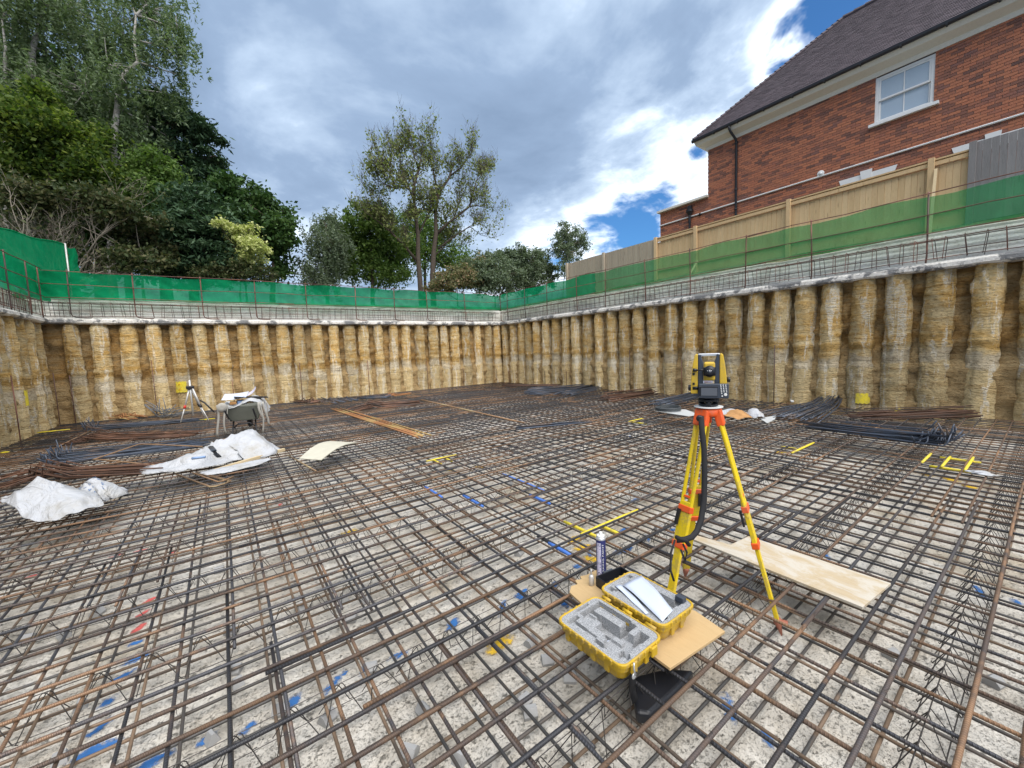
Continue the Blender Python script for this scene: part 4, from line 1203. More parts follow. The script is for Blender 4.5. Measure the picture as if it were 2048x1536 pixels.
bundle('dark brown bundle along the right-hand wall, nearest the wall', gp(1938, 831), gp(1722, 836), 38, RB, .45, .22, None, 21, rb=.009, splay=1.5)
bundle('dark steel bundle with a tangle of hooked ends at the right', gp(1868, 886), gp(1640, 856), 44, D, .5, .22, 'up', 22, rb=.0095, hl=.22, lenvar=.16)
bundle('rusty bars left in the far back corner', gp(1010, 772), gp(1120, 771), 10, RB, .5, .08, None, 23, rb=.014)


def links(label, quads, m, rb=.009, seed=1):
    """bent link bars: each given by four ground pixels"""
    c = sum((gp(*q) for qd in quads for q in qd), Vector()) / sum(len(qd) for qd in quads)
    t = thing('link_bars', label, 'bent bars', (c.x, c.y, 0)); rd = random.Random(seed)
    for i, qd in enumerate(quads):
        P = [gp(*q) + Vector((0, 0, rb + .02 * i + rd.uniform(0, .004))) - t.location for q in qd]; out = []
        for k in range(len(P)):
            if 0 < k < len(P) - 1:
                out += [P[k].lerp(P[k - 1], min(.3, .05 / (P[k] - P[k - 1]).length)), P[k].lerp(P[k + 1], min(.3, .05 / (P[k] - P[k + 1]).length))]
            else: out.append(P[k])
        mb = MB(); mb.tube(out, rb, 6); mb.obj('link', m, t, True)


links('flat rectangular tan link bars sticking out below the crumpled white bag', [[(352, 950), (425, 976), (466, 964), (395, 945)], [(356, 953), (424, 980), (462, 968), (392, 950)], [(385, 952), (440, 972), (468, 960)]], RTN)
t = thing('bent_bar', 'tan bent bar lying across the dark steel bundle at the left', 'bent bar', (-1.4, 9.6, .12)); mb = MB()
mb.tube([gp(405, 893, .15) - t.location, gp(285, 888, .15) - t.location, gp(276, 889, .15) - t.location, gp(190, 918, .14) - t.location, gp(186, 919, .14) - t.location, gp(210, 920, .14) - t.location, gp(345, 934, .05) - t.location], .011, 7); mb.obj('bar', RTN, t, True)
mb = MB(); mb.tube([gp(183, 860, .02), gp(115, 894, .02)], .01, 6); tag(mb.obj('loose_bar', RTN, None, True), 'single thin tan bar lying by itself at the left near the wall', 'loose bar')
mb = MB(); mb.tube([gp(575, 910, .012), gp(632, 942, .012)], .011, 6); tag(mb.obj('loose_bar', RTN, None, True), 'short tan bar lying beside the pale board', 'loose bar')

# ---------------------------------------------------------------- boards and battens
def board(name, label, pxs, z0, th, m, axis_px=None, cat='board', bend=0.0):
    P = [gp(*q, z0 + th) for q in pxs]; c = sum(P, Vector()) / len(P)
    ax = gp(*axis_px[1], z0) - gp(*axis_px[0], z0) if axis_px else Vector((0, 1, 0)); ang = math.atan2(ax.y, ax.x) - math.pi / 2
    R = Matrix.Rotation(-ang, 3, 'Z'); mb = MB(); L = [R @ (p - c) for p in P]
    a2 = sum(L[i].x * L[(i + 1) % len(L)].y - L[(i + 1) % len(L)].x * L[i].y for i in range(len(L)))
    if a2 < 0: L = L[::-1]
    mb.prism([(p.x, p.y) for p in L], 0, th)
    o = mb.obj(name, m, None, False, (c.x, c.y, z0), (0, 0, ang)); bevel(o, .0015, 1)
    return tag(o, label, cat)


board('plywood_board', 'long pale plywood board with a notch lying on the bars right of the yellow tripod', [(1388, 1069), (1386, 1078), (1725, 1214), (1782, 1166), (1497, 1072), (1461, 1089)], .004, .018, M['ply'], ((1725, 1214), (1400, 1076)))
board('plywood_board', 'brown board with splintered end under the open yellow case', [(1340, 1336), (1450, 1262), (1392, 1222), (1200, 1136), (1172, 1150), (1160, 1152), (1163, 1158), (1150, 1160), (1155, 1168), (1142, 1172), (1139, 1184), (1152, 1196), (1170, 1212)], .002, .016, M['osb'], ((1395, 1300), (1160, 1165)))
# pale bowed board
t0, t1 = gp(622, 921), gp(688, 885); mb = MB(); rows = []
A, B_, C_, D_ = gp(599, 919), gp(643, 922), gp(715, 887), gp(661, 884)
for side_ in (0, 1):
    pass
c = (A + B_ + C_ + D_) / 4; top = []; bot = []
for i in range(9):
    f = i / 8; zz = .02 + .07 * math.sin(math.pi * f) * 1.0
    l = A.lerp(D_, f); r = B_.lerp(C_, f); top.append([Vector((q.x, q.y, zz)) - c for q in (l, l.lerp(r, .5), r)]); bot.append([Vector((q.x, q.y, zz - .012)) - c for q in (l, l.lerp(r, .5), r)])
mb.grid(top, True); mb.grid(bot)
for i in range(8):
    for (k) in (0, 2):
        mb.add([top[i][k], top[i + 1][k], bot[i + 1][k], bot[i][k]], [(0, 1, 2, 3)])
for i in (0, 8): mb.add([top[i][0], top[i][2], bot[i][2], bot[i][0]], [(0, 1, 2, 3)])
tag(mb.obj('bowed_board', M['ply_white'], None, False, c), 'pale bowed board lying on the mat right of the white bag', 'board')
mb = MB(); a, b_ = gp(430, 941, .03), gp(568, 899, .03); c = (a + b_) / 2; mb.beam(a - c, b_ - c, .05, .045); mb.beam(a - c + Vector((.1, -.055, -.012)), b_ - c + Vector((-.5, -.05, -.012)), .04, .022)
tag(mb.obj('timber_batten', M['batten'], None, False, c), 'pale timber batten poking out from under the crumpled white bag', 'batten')
board('grey_sheet', 'pale grey sheet with a coiled hose on it, left of the tripod head', [(1311, 822), (1330, 816), (1372, 819), (1398, 829), (1376, 832)], .003, .012, M['grey_board'], None, 'sheet')
board('grey_sheet', 'grey square sheet right of the brown cardboard rags', [(1519, 836), (1552, 831), (1550, 838), (1534, 846)], .003, .012, M['grey_board'], None, 'sheet')
mb = MB(); cc = gp(1336, 820, .03)
mb.tube([cc + Vector((.28 * math.cos(a), .28 * math.sin(a), .004 * a)) - cc for a in np.linspace(0, 6.28 * 3.2, 70)], .016, 6)
tag(mb.obj('hose_coil', M['hose'], None, True, cc), 'coil of dark grey hose on the pale sheet', 'hose')


def crumple(name, label, line, ws, hs, m, seed, cat='sheet', nu=44, nv=22, rough=1.0, lift=0.0):
    """a crumpled sheet: centre line given by ground pixels, half widths and heights along it"""
    P = [gp(*q) for q in line]; c = sum(P, Vector()) / len(P); n = len(P); rows = []
    for i in range(nu):
        f = i / (nu - 1) * (n - 1); k = min(int(f), n - 2); g = f - k; g2 = g * g * (3 - 2 * g)
        p = P[k].lerp(P[k + 1], g); w = ws[k] + (ws[k + 1] - ws[k]) * g2; h = hs[k] + (hs[k + 1] - hs[k]) * g2
        d = (P[k + 1] - P[k]).normalized(); sd = Vector((-d.y, d.x, 0)); row = []
        for j in range(nv):
            v = j / (nv - 1) * 2 - 1; u = i * 0.16
            z = h * max(0, 1 - abs(v) ** 1.5) * (0.8 + 0.5 * (float(vnoise(u * .7 + seed, v * .8, seed)) - .4))
            cr = abs(float(vnoise(u * .9 + v * .9, v * 1.1 - u * .35 + seed, 2.0)) - .5) * 2
            cr2 = abs(float(vnoise(u * 1.9 - v * 1.6, v * 2.2 + seed + u, 5.0)) - .5) * 2
            z += rough * (.085 * (1 - cr) ** 2.5 + .03 * (1 - cr2) ** 2) * (1 - .5 * abs(v)) * min(1, h * 5 + .25)
            ed = .10 * (float(fbm(u * 2.2, v * 3 + seed, 9)) - .5)
            q = p + sd * (v * w + ed) + d * ed
            row.append(Vector((q.x, q.y, .014 + z + lift)) - c)
        rows.append(row)
    mb = MB(); mb.grid(rows); o = mb.obj(name, m, None, True, c)
    so = o.modifiers.new('solid', 'SOLIDIFY'); so.thickness = .004
    return tag(o, label, cat)


bag2 = crumple('bulk_bag', 'big crumpled white bulk bag lying in front of the wheelbarrow', [(282, 945), (330, 941), (395, 931), (450, 917), (500, 906), (527, 899)], [.10, .30, .42, .55, .62, .45], [.02, .08, .12, .24, .38, .17], M['bag'], 3.0, 'bag', rough=1.15)
crumple('white_sheet', 'thin white sheet half under the crumpled bag and batten', [(400, 950), (450, 942), (500, 930), (540, 920)], [.12, .2, .18, .06], [.01, .03, .03, .01], M['bag'], 8.0, nu=24, nv=12, rough=.5)
def drape(name, label, outline, peaks, m, cat='bag', n=34, seed=1, wr=.038):
    """a sheet over a ground outline (pixels), lifted to soft peaks (px, py, height, radius), with folded edges"""
    O = [gp(*q_) for q_ in outline]; c = sum(O, Vector()) / len(O); P = [(gp(x, y), h, r) for x, y, h, r in peaks]; rows = []
    ns = 90; per = []
    for i in range(ns):
        f = i / ns * len(O); k = int(f); g = f - k; per.append(O[k].lerp(O[(k + 1) % len(O)], g))
    per = [(per[i - 1] + per[i] * 2 + per[(i + 1) % ns]) / 4 for i in range(ns)]
    for i in range(ns + 1):
        row = []; e = per[i % ns]
        for j in range(n):
            f = (j / (n - 1)) ** .8; q_ = c.lerp(e, f); z = .018
            for p, h, r in P:
                dd = (q_ - p).length / r; z = max(z, h * max(0, 1 - dd) ** .9)
            u, v = q_.x * 2.2, q_.y * 2.2
            fold = abs(float(vnoise(u + seed, v * .6, 3.0)) - .5) * 2; f2 = abs(float(vnoise(u * 2.3 + v + seed, v * 1.9 - u, 7.0)) - .5) * 2
            z += wr * (2.2 * (1 - fold) ** 3 + (1 - f2) ** 3) * (.4 + .6 * min(1, z * 6)); z = max(z, .016) + .006 * math.sin(i * .9) * f
            row.append(Vector((q_.x, q_.y, z)) - c)
        rows.append(row)
    mb = MB(); mb.grid(rows); o = mb.obj(name, m, None, True, c); so = o.modifiers.new('s', 'SOLIDIFY'); so.thickness = .003
    return tag(o, label, cat)


bag1 = drape('bulk_bag', 'smooth white sheet of a bulk bag peaked up at the left edge, near the camera', [(4, 1043), (60, 1035), (110, 1023), (150, 1010), (188, 1008), (213, 1028), (160, 1044), (110, 1056), (62, 1060), (28, 1052)], [(86, 1032, .40, .46), (128, 1032, .27, .46), (60, 1042, .15, .40), (165, 1030, .12, .4)], M['bag'], seed=2)
bag3 = crumple('bulk_bag', 'white bag with faded blue print behind the peaked white sheet', [(146, 1012), (172, 1004), (200, 996), (232, 984)], [.22, .30, .32, .16], [.08, .20, .24, .08], M['bag'], 11.0, 'bag', nu=34, nv=18, rough=.4)
# strap and blue object on the bag
mb = MB(); pts = [gp(421, 893, .30), gp(428, 902, .34), gp(432, 908, .27), gp(438, 914, .20)]; c = pts[0]; mb.tube([p - c for p in pts], .035, 6, True, .3)
tag(mb.obj('grey_strap', M['inst_grey'], None, True, c), 'grey strap lying across the crumpled white bag', 'strap')
mb = MB(); a, b_ = gp(384, 917, .26), gp(417, 913, .27); mb.tube([Vector((0, 0, 0)), (b_ - a) * .25, (b_ - a) * .8], .018, 8)
tag(mb.obj('tube_of_sealant', M['cyan'], None, True, a), 'pale blue tube lying on the crumpled white bag', 'tube')
# faded print on bag3: rows of broken strokes following the cloth
dg = bpy.context.evaluated_depsgraph_get(); dg.update()
mb = MB(); inv = bag3.location
bmesh_pts = [Vector(v.co) for v in bag3.data.vertices]; NV = 18
rp = random.Random(8)
for col, (i0, wd) in enumerate(((9, .035), (13, .02), (18, .05), (24, .02))):
    j = 3
    while j < 13:
        ln = rp.choice((1, 1, 2))
        for k in range(ln):
            a = bmesh_pts[(i0) * NV + j + k]; b_ = bmesh_pts[(i0) * NV + j + k + 1]; e = bmesh_pts[(i0 + (2 if wd > .03 else 1)) * NV + j + k]
            n = (b_ - a).cross(e - a); n = n.normalized() if n.length > 1e-9 else Vector((0, 0, 1)); n = n if n.z > 0 else -n
            u = (b_ - a); v = (e - a)
            for (f0, f1, g0, g1) in ((0.1, .35, 0, .9), (.35, .8, rp.choice((0, .4, .75)), None), (.6, .8, 0, rp.choice((.5, .9)))):
                g1 = g0 + .2 if g1 is None else g1
                mb.add([a + u * f0 + v * g0 + n * .009, a + u * f1 + v * g0 + n * .009, a + u * f1 + v * g1 + n * .009, a + u * f0 + v * g1 + n * .009], [(0, 1, 2, 3)])
        j += ln + 1
mb.obj('faded_print', M['blue_print'], bag3)

# cardboard and rags right of the tripod
crumple('white_rag', 'white rag heap lying right of the tripod head', [(1446, 828), (1462, 832), (1476, 836)], [.3, .35, .2], [.05, .14, .05], M['bag'], 14.0, nu=18, nv=12)
crumple('cardboard_scrap', 'crumpled brown cardboard between white rags', [(1456, 838), (1478, 834), (1500, 833)], [.2, .3, .18], [.05, .12, .05], M['cardboard'], 15.0, nu=18, nv=12)
crumple('white_rag', 'small white rag beside the grey square sheet', [(1498, 830), (1508, 834), (1520, 839)], [.1, .16, .1], [.03, .12, .03], M['bag'], 16.0, nu=14, nv=10)
crumple('plastic_sheet', 'small white plastic scrap on the mat below the hooked steel bundle', [(1935, 944), (1960, 948), (1985, 954)], [.05, .09, .05], [.0, .02, .0], M['bag'], 18.0, nu=14, nv=8, rough=.2)
mb = MB(); a = gp(1576, 793, .0); mb.beam(gp(1577, 794, .02) - a, gp(1585, 803, .02) - a, .06, .03); tag(mb.obj('white_batten', M['white'], None, False, a), 'short white batten lying near the right-hand wall', 'batten')
mb = MB(); a = gp(1214, 791, .03); mb.beam(Vector((0, 0, 0)), gp(1262, 789, .03) - a, .07, .04); tag(mb.obj('white_batten', M['cream'], None, False, a), 'pale batten lying behind the brown bundle left of the instrument', 'batten')

# ---------------------------------------------------------------- wheelbarrow with bag and papers
fL, fR = gp(452, 868), gp(530, 868)
bx = thing('wheelbarrow', 'grey wheelbarrow heaped with rubbish and hung with white bag straps', 'wheelbarrow', ((fL + fR) / 2).to_tuple(), rotz=math.atan2(((fL + fR) / 2).y, ((fL + fR) / 2).x) - math.pi / 2 - .12)
Z = lambda px, py: None
mb = MB()   # tray, local x across, y away
w0, w1 = .27, .36
vs = [(-w0, .02, .30), (w0, .02, .30), (w0 * .7, .75, .26), (-w0 * .7, .75, .26), (-w1, -.08, .62), (w1, -.08, .62), (w1 * .9, .95, .60), (-w1 * .9, .95, .60)]
ins = [(x * .94, y * .96 + .01, z + .015) for x, y, z in vs]
mb.add(vs + ins, [(0, 3, 2, 1), (0, 1, 5, 4), (1, 2, 6, 5), (2, 3, 7, 6), (3, 0, 4, 7), (8, 9, 10, 11), (12, 13, 9, 8), (13, 14, 10, 9), (14, 15, 11, 10), (15, 12, 8, 11), (4, 5, 13, 12), (5, 6, 14, 13), (6, 7, 15, 14), (7, 4, 12, 15)])
bevel(mb.obj('tray', M['grey_tub'], bx), .012, 2)
for sg in (-1, 1):
    mb = MB(); mb.tube([(sg * .24, -.55, .60), (sg * .24, -.1, .34), (sg * .2, .4, .27), (sg * .06, 1.0, .2)], .018, 8); mb.obj('handle', M['black'], bx, True)
    mb = MB(); mb.tube([(sg * .2, .12, .28), (sg * .21, -.02, .14), (sg * .22, -.06, .02), (sg * .12, -.07, .018)], .017, 8); mb.obj('leg', M['black'], bx, True)
mb = MB(); mb.tube([(-.21, -.01, .15), (-.1, .0, .24), (.1, .0, .24), (.21, -.01, .15)], .014, 8); mb.obj('leg_brace', M['black'], bx, True)
mb = MB(); mb.lathe([(.05, -.05), (.17, -.045), (.2, -.02), (.2, .02), (.17, .045), (.05, .05)], (0, 1.05, .2), 22, Matrix.Rotation(math.pi / 2, 3, 'Y')); mb.obj('wheel', M['black'], bx, True)


def local_thing(name, label, cat, ref, build, m, smooth=True):
    mb = MB(); build(mb); o = mb.obj(name, m, None, smooth, ref.location, ref.rotation_euler); return tag(o, label, cat)


def _lin(mb):
    rows = []
    for i in range(26):
        x = -.47 + .94 * i / 25; row = []
        for j in range(12):
            y = -.10 + .80 * j / 11
            z = .66 + .10 * float(fbm(x * 5, y * 5, 3.0)) + .06 * math.sin(x * 9)
            if abs(x) > .34: z -= (abs(x) - .34) * 1.6
            if j == 0: z -= .05
            row.append((x + .02 * math.sin(y * 9), y, z))
        rows.append(row)
    mb.grid(rows)


local_thing('bag_liner', 'dirty white bag liner draped over the wheelbarrow tray', 'bag', bx, _lin, M['bag'])
for i, (x, dx, zb, w, y) in enumerate(((-.43, -.03, .02, .05, -.10), (-.33, .02, .06, .045, -.14), (-.25, .02, .28, .02, -.17), (.31, .06, .25, .055, -.15), (.40, .05, .16, .05, -.12), (.36, -.01, .0, .035, -.16), (.45, .0, .3, .03, -.08))):
    def _st(mb):
        rows = []
        for k in range(9):
            f = k / 8; rows.append([(x + dx * f + sgn * w / 2 + .02 * math.sin(f * 5 + i), y - .03 * math.sin(f * 3) - .012 * sgn, .69 + (zb - .69) * f) for sgn in (-.8, -.3, .3, .8)])
        mb.grid(rows)
    o = local_thing('bag_strap', '%s white lifting strap hanging down the %s of the wheelbarrow' % (('leftmost', 'second', 'thin inner', 'broad inner', 'outer looped', 'creased', 'rightmost')[i], 'left side' if x < 0 else 'right side'), 'strap', bx, _st, M['webbing'])
    so = o.modifiers.new('s', 'SOLIDIFY'); so.thickness = .004
local_thing('bag_roll', 'roll of grey-white webbing on the left corner of the wheelbarrow', 'webbing roll', bx, lambda mb: mb.lathe([(.03, -.04), (.09, -.04), (.095, 0), (.09, .04), (.03, .04)], (-.34, -.15, .64), 16, Matrix.Rotation(math.pi / 2, 3, 'X')), M['webbing'])
rr = random.Random(6)
for i, (c, s, mm, nm, lb) in enumerate((((-.03, .05, .70), (.14, .10, .07), 'cyan', 'packet', 'blue packet among the rubbish in the wheelbarrow'), ((.12, .02, .70), (.16, .12, .06), 'batten', 'wood_offcut', 'wood offcut among the rubbish in the wheelbarrow'), ((.04, .0, .69), (.08, .06, .08), 'white', 'packet', 'small white packet next to the blue one in the wheelbarrow'), ((-.16, .0, .70), (.12, .10, .05), 'cardboard', 'card_piece', 'brown card piece at the left of the wheelbarrow heap'), ((.25, .1, .72), (.16, .2, .05), 'inst_grey', 'packet', 'dark grey packet at the right of the wheelbarrow heap'))):
    R = Matrix.Rotation(rr.uniform(-.6, .6), 3, 'Z') @ Matrix.Rotation(rr.uniform(-.4, .4), 3, 'X')
    o = local_thing(nm, lb, nm.replace('_', ' '), bx, lambda mb: mb.box(c, s, R), M[mm], False); bevel(o, .008, 2)


def sheet(mb, c, ux, uy, w, h, curl, n=10):
    c = Vector(c); ux = Vector(ux).normalized(); uy = Vector(uy).normalized(); nn = ux.cross(uy); rows = []
    for i in range(n):
        a = i / (n - 1) - .5; rows.append([c + ux * (a * w) + uy * (b_ * h) + nn * (curl * (a * a * 4) + .004 * math.sin(b_ * 9)) for b_ in (-.5, -.25, 0, .25, .5)])
    mb.grid(rows)


local_thing('paper_sheet', 'white paper drawing lying flat on top of the wheelbarrow heap', 'paper', bx, lambda mb: sheet(mb, (-.12, .1, .83), (1, .05, .05), (.1, 1, .35), .44, .34, .02), M['paper'])
local_thing('paper_sheet', 'lilac-grey sheet curling upright on the wheelbarrow heap', 'paper', bx, lambda mb: sheet(mb, (.16, .14, .88), (1, .0, .62), (-.1, 1, .2), .30, .26, .05), M['lilac'])
local_thing('black_board', 'flat black board under the papers on the wheelbarrow', 'board', bx, lambda mb: mb.box((.16, .1, .79), (.62, .24, .02), Matrix.Rotation(.1, 3, 'Y') @ Matrix.Rotation(.2, 3, 'Z')), M['black'], False)

# ---------------------------------------------------------------- small silver tripod at the back
b3 = gp(388, 845)
st = thing('small_tripod', 'small silver camera-style tripod near the back wall, left of the wheelbarrow', 'tripod', (b3.x, b3.y, 0)); k = b3.length / F * 0 + (Vector((b3.x, b3.y, -H)).length) / F
ax = Vector((-RM.col[0][1] * 0 + RM[0][0], RM[1][0], 0)).normalized(); ay = Vector((-ax.y, ax.x, 0))
sc = 1.0
k = gp(388, 845).xy.length / F * 0.95
def sp3(u, v, w=0.0): return ax * (u * k) + Vector((0, 0, v * k)) + ay * w
hd = sp3(0, 58)
for i, (u, v, w) in enumerate(((-9, 3, -.25), (5, 4, .3), (27, 3, -.05))):
    mid = hd.lerp(sp3(u, v, w), .55); mb = MB(); mb.tube([hd + sp3(u * .12, 0), mid], .020, 8); mb.tube([mid, sp3(u, v, w)], .014, 8); lg = mb.obj('leg', M['alu'], st, True)
    mb = MB(); mb.tube([mid - (mid - hd).normalized() * .03, mid + (mid - hd).normalized() * .05], .03, 8); mb.obj('leg_clamp', M['red' if i == 0 else 'black'], lg, True)
mb = MB(); mb.tube([hd - Vector((0, 0, .75)), hd + Vector((0, 0, .2))], .022, 8); mb.obj('centre_column', M['alu'], st, True)
mb = MB(); mb.box(hd, (.17, .12, .09)); bevel(mb.obj('head', M['black'], st), .02, 2)
mb = MB(); mb.tube([hd + sp3(14, -22), hd + sp3(21, -26), hd + sp3(35, -42)], .02, 7); mb.obj('pan_handle', M['black'], st, True)

# ---------------------------------------------------------------- yellow tripod
HEAD = Vector((2.547, 1.333, 1.183)); TB = Vector((HEAD.x, HEAD.y, -0.25))
trp = thing('survey_tripod', 'yellow and orange surveying tripod standing among the bars, carrying the instrument', 'tripod', TB.to_tuple())
FOOT = [Vector((2.133, 1.4016, -.255)), Vector((2.695, .94, -.255)), Vector((2.8137, 1.6575, -.255))]
mb = MB(); mb.lathe([(.0, -.004), (.078, -.004), (.086, -.002), (.087, .004), (.0, .004)], HEAD - TB + Vector((0, 0, -.004)), 32); mb.obj('head_plate', M['white'], trp, True)
mb = MB(); mb.lathe([(.03, -.062), (.070, -.060), (.076, -.05), (.076, -.012), (.03, -.010)], HEAD - TB, 28); hdp = mb.obj('head', M['orange'], trp, True)
for i, ft in enumerate(FOOT):
    rad = Vector((ft.x - HEAD.x, ft.y - HEAD.y, 0)).normalized(); lat = Vector((-rad.y, rad.x, 0))
    h0 = HEAD + rad * .055 + Vector((0, 0, -.035)); ax_ = (ft - h0); L = ax_.length; ax_.normalize(); fr = lat.cross(ax_)
    P = lambda t_, l=0.0, o=0.0: h0 + ax_ * (t_ * L) + lat * l + fr * o - TB
    mb = MB(); mb.beam(P(-.01), P(.062), .094, .044, fr); bevel(mb.obj('leg_bracket', M['orange'], trp), .008, 2)
    leg = MB()
    for sg in (-1, 1): leg.tube([P(.055, sg * .035), P(.47, sg * .034)], .0125, 10)
    leg.beam(P(.405), P(.585), .084, .026, fr)
    lo = leg.obj('leg', M['yellow_leg'], trp); bevel(lo, .003, 1)
    mb = MB(); mb.beam(P(.50), P(.93), .052, .022, fr); bevel(mb.obj('leg_extension', M['yellow_leg'], lo), .003, 1)
    mb = MB(); mb.beam(P(.378), P(.386), .05, .02, fr); mb.obj('rail_stop', M['orange'], lo)
    mb = MB(); mb.beam(P(.422), P(.451), .094, .038, fr); bevel(mb.obj('leg_clamp', M['orange'], lo), .004, 1)
    mb = MB(); mb.beam(P(.583), P(.611), .092, .042, fr); bevel(mb.obj('leg_clamp', M['orange'], lo), .004, 1)
    s_ = -1 if i == 0 else 1
    mb = MB(); mb.beam(P(.442, -.024, .03 * s_), P(.512, -.030, .032 * s_), .022, .012, fr); mb.obj('clamp_lever', M['black'], lo)
    mb = MB(); a, b_ = P(.925), P(1.0)
    mb.tube([a, a.lerp(b_, .12), a.lerp(b_, .4), b_], [.022, .026, .019, .003], 10); mb.beam(a.lerp(b_, .1) - lat * .0, a.lerp(b_, .1) + rad * .055, .034, .010, (0, 0, 1)); mb.obj('foot', M['tip'], lo, True)
toC = Vector((-HEAD.x, -HEAD.y, 0)).normalized(); rgt = Vector((-toC.y, toC.x, 0))
kb = HEAD - TB + toC * .085 + rgt * -.05 + Vector((0, 0, -.066))
mb = MB(); mb.lathe([(.012, 0), (.016, .004), (.021, .012), (.021, .026), (.012, .03)], kb, 12, toC.to_track_quat('Z', 'Y').to_matrix()); mb.obj('clamp_knob', M['black'], trp, True)
# carrying strap
def cpx(px, py, d): return Vector((0, 0, H)) + ray(px, py) * d
path = [(1402, 832, 2.53), (1404, 860, 2.50), (1408, 895, 2.47), (1409, 950, 2.44), (1408, 1000, 2.42), (1402, 1040, 2.38), (1394, 1062, 2.34), (1384, 1074, 2.31), (1370, 1079, 2.30), (1354, 1080, 2.27)]
PP = [cpx(*q) - TB for q in path]; mb = MB(); rows = []
vd = (cpx(1400, 950, 1) - Vector((0, 0, H))).normalized()
for i, p in enumerate(PP):
    d = (PP[min(i + 1, len(PP) - 1)] - PP[max(i - 1, 0)]).normalized(); sd = d.cross(vd).normalized() * .0165
    rows.append([p - sd, p - sd * .3 - vd * .004, p + sd * .3 - vd * .004, p + sd])
mb.grid(rows); o = mb.obj('carry_strap', M['strap'], trp, True); so = o.modifiers.new('s', 'SOLIDIFY'); so.thickness = .004
mb = MB()
mb.tube([cpx(*q) - TB for q in ((1352, 1074, 2.20), (1372, 1082, 2.21), (1378, 1090, 2.26))], .012, 6); mb.tube([cpx(*q) - TB for q in ((1350, 1080, 2.20), (1342, 1105, 2.17), (1341, 1140, 2.13), (1348, 1162, 2.12))], .006, 6)
mb.tube([cpx(*q) - TB for q in ((1366, 1088, 2.22), (1374, 1105, 2.22), (1370, 1122, 2.2), (1362, 1100, 2.2))], .006, 6); mb.obj('strap_knot', M['strap'], trp, True)

# ---------------------------------------------------------------- surveying instrument
inst = thing('total_station', 'yellow and dark grey surveying instrument with a keypad on top of the yellow tripod', 'survey instrument', HEAD.to_tuple(), rotz=math.radians(-62.4 + 0.0))
q = .000384
U = lambda cx: (cx - 990) * q
V = lambda cy: (1105 - cy) * q


def xz(mb, poly, ya, yb):
    n = len(poly); a2 = sum(poly[i][0] * poly[(i + 1) % n][1] - poly[(i + 1) % n][0] * poly[i][1] for i in range(n))
    if a2 < 0: poly = poly[::-1]
    mb.add([(p[0], ya, p[1]) for p in poly] + [(p[0], yb, p[1]) for p in poly], [tuple(range(n)), tuple(range(2 * n - 1, n - 1, -1))] + [(i, n + i, n + (i + 1) % n, (i + 1) % n) for i in range(n)])


mb = MB(); mb.lathe([(.055, .004), (.06, .008), (.06, .016), (.045, .018)], (0, 0, 0), 24)
for k in range(3):
    a = math.radians(90 + 120 * k + 60); mb.lathe([(.012, .016), (.019, .018), (.019, .032), (.01, .034)], (.048 * math.cos(a), .048 * math.sin(a), 0), 12)
mb.lathe([(.05, .034), (.066, .037), (.066, .050), (.05, .053)], (0, 0, 0), 24); mb.obj('tribrach', M['inst_black'], inst, True)
mb = MB(); mb.lathe([(.05, .054), (.062, .056), (.062, .066), (.055, .068)], (0, 0, 0), 24); mb.box((0, 0, .078), (.175, .10, .022)); bevel(mb.obj('base', M['inst_grey'], inst), .006, 2)
for sg in (-1, 1):
    pol = [(U(720), V(880)), (U(828), V(880)), (U(828), V(250)), (U(822), V(218)), (U(800), V(212)), (U(778), V(235)), (U(752), V(380)), (U(732), V(560)), (U(722), V(700))]
    if sg > 0: pol = [(-x + .001, z) for x, z in pol]
    mb = MB(); xz(mb, pol, -.052, .052); bevel(mb.obj('side_cover', M['inst_yellow'], inst), .006, 2)
    pol = [(U(829), V(880)), (U(908), V(880)), (U(908), V(355)), (U(880), V(270)), (U(880), V(222)), (U(829), V(222))]
    if sg > 0: pol = [(-x + .003, z) for x, z in pol]
    mb = MB(); xz(mb, pol, -.047, .047); bevel(mb.obj('inner_panel', M['inst_grey'], inst), .004, 1)
mb = MB(); xz(mb, [(U(826), V(258)), (U(1160), V(258)), (U(1162), V(218)), (U(1140), V(208)), (U(840), V(208)), (U(824), V(220))], -.016, .016); bevel(mb.obj('handle', M['silver'], inst), .006, 2)
tz = V(500); tx = U(1005)
mb = MB(); mb.box((tx, 0, V(505)), (.066, .11, .118)); tel = bevel(mb.obj('telescope', M['inst_yellow'], inst), .012, 3)
RX90 = Matrix.Rotation(math.pi / 2, 3, 'X')
mb = MB(); mb.lathe([(.030, .055), (.036, .060), (.036, .078), (.024, .082), (.024, .098), (.019, .10)], (tx, 0, tz), 20, RX90); mb.obj('eyepiece', M['inst_black'], tel, True)
mb = MB(); mb.lathe([(.03, -.085), (.031, -.055)], (tx, 0, tz), 18, RX90); mb.obj('objective', M['inst_black'], tel, True)
mb = MB(); mb.lathe([(.0, .1005), (.013, .1005), (.013, .102), (.0, .102)], (tx, 0, tz), 16, RX90); mb.obj('eyepiece_lens', M['lens'], tel, True)
mb = MB(); mb.box((tx, -.056, V(505)), (.070, .008, .055)); bevel(mb.obj('telescope_collar', M['inst_black'], tel), .002, 1)
for dx in (-.011, .0, .011):
    mb = MB(); mb.box((tx + dx, -.1045, tz + .006), (.003, .002, .004)); mb.obj('white_mark', M['white'], tel)
mb = MB(); mb.tube([(tx - .02, -.068, V(480)), (U(790), -.066, V(478))], .005, 8); mb.tube([(U(815), -.066, V(478)), (U(752), -.066, V(478))], [.009, .012], 10); mb.obj('focus_lever', M['inst_black'], inst, True)
mb = MB(); mb.tube([(U(1100), -.03, V(385)), (U(1235), -.03, V(385))], .003, 6); mb.obj('axis_line', M['inst_black'], inst)
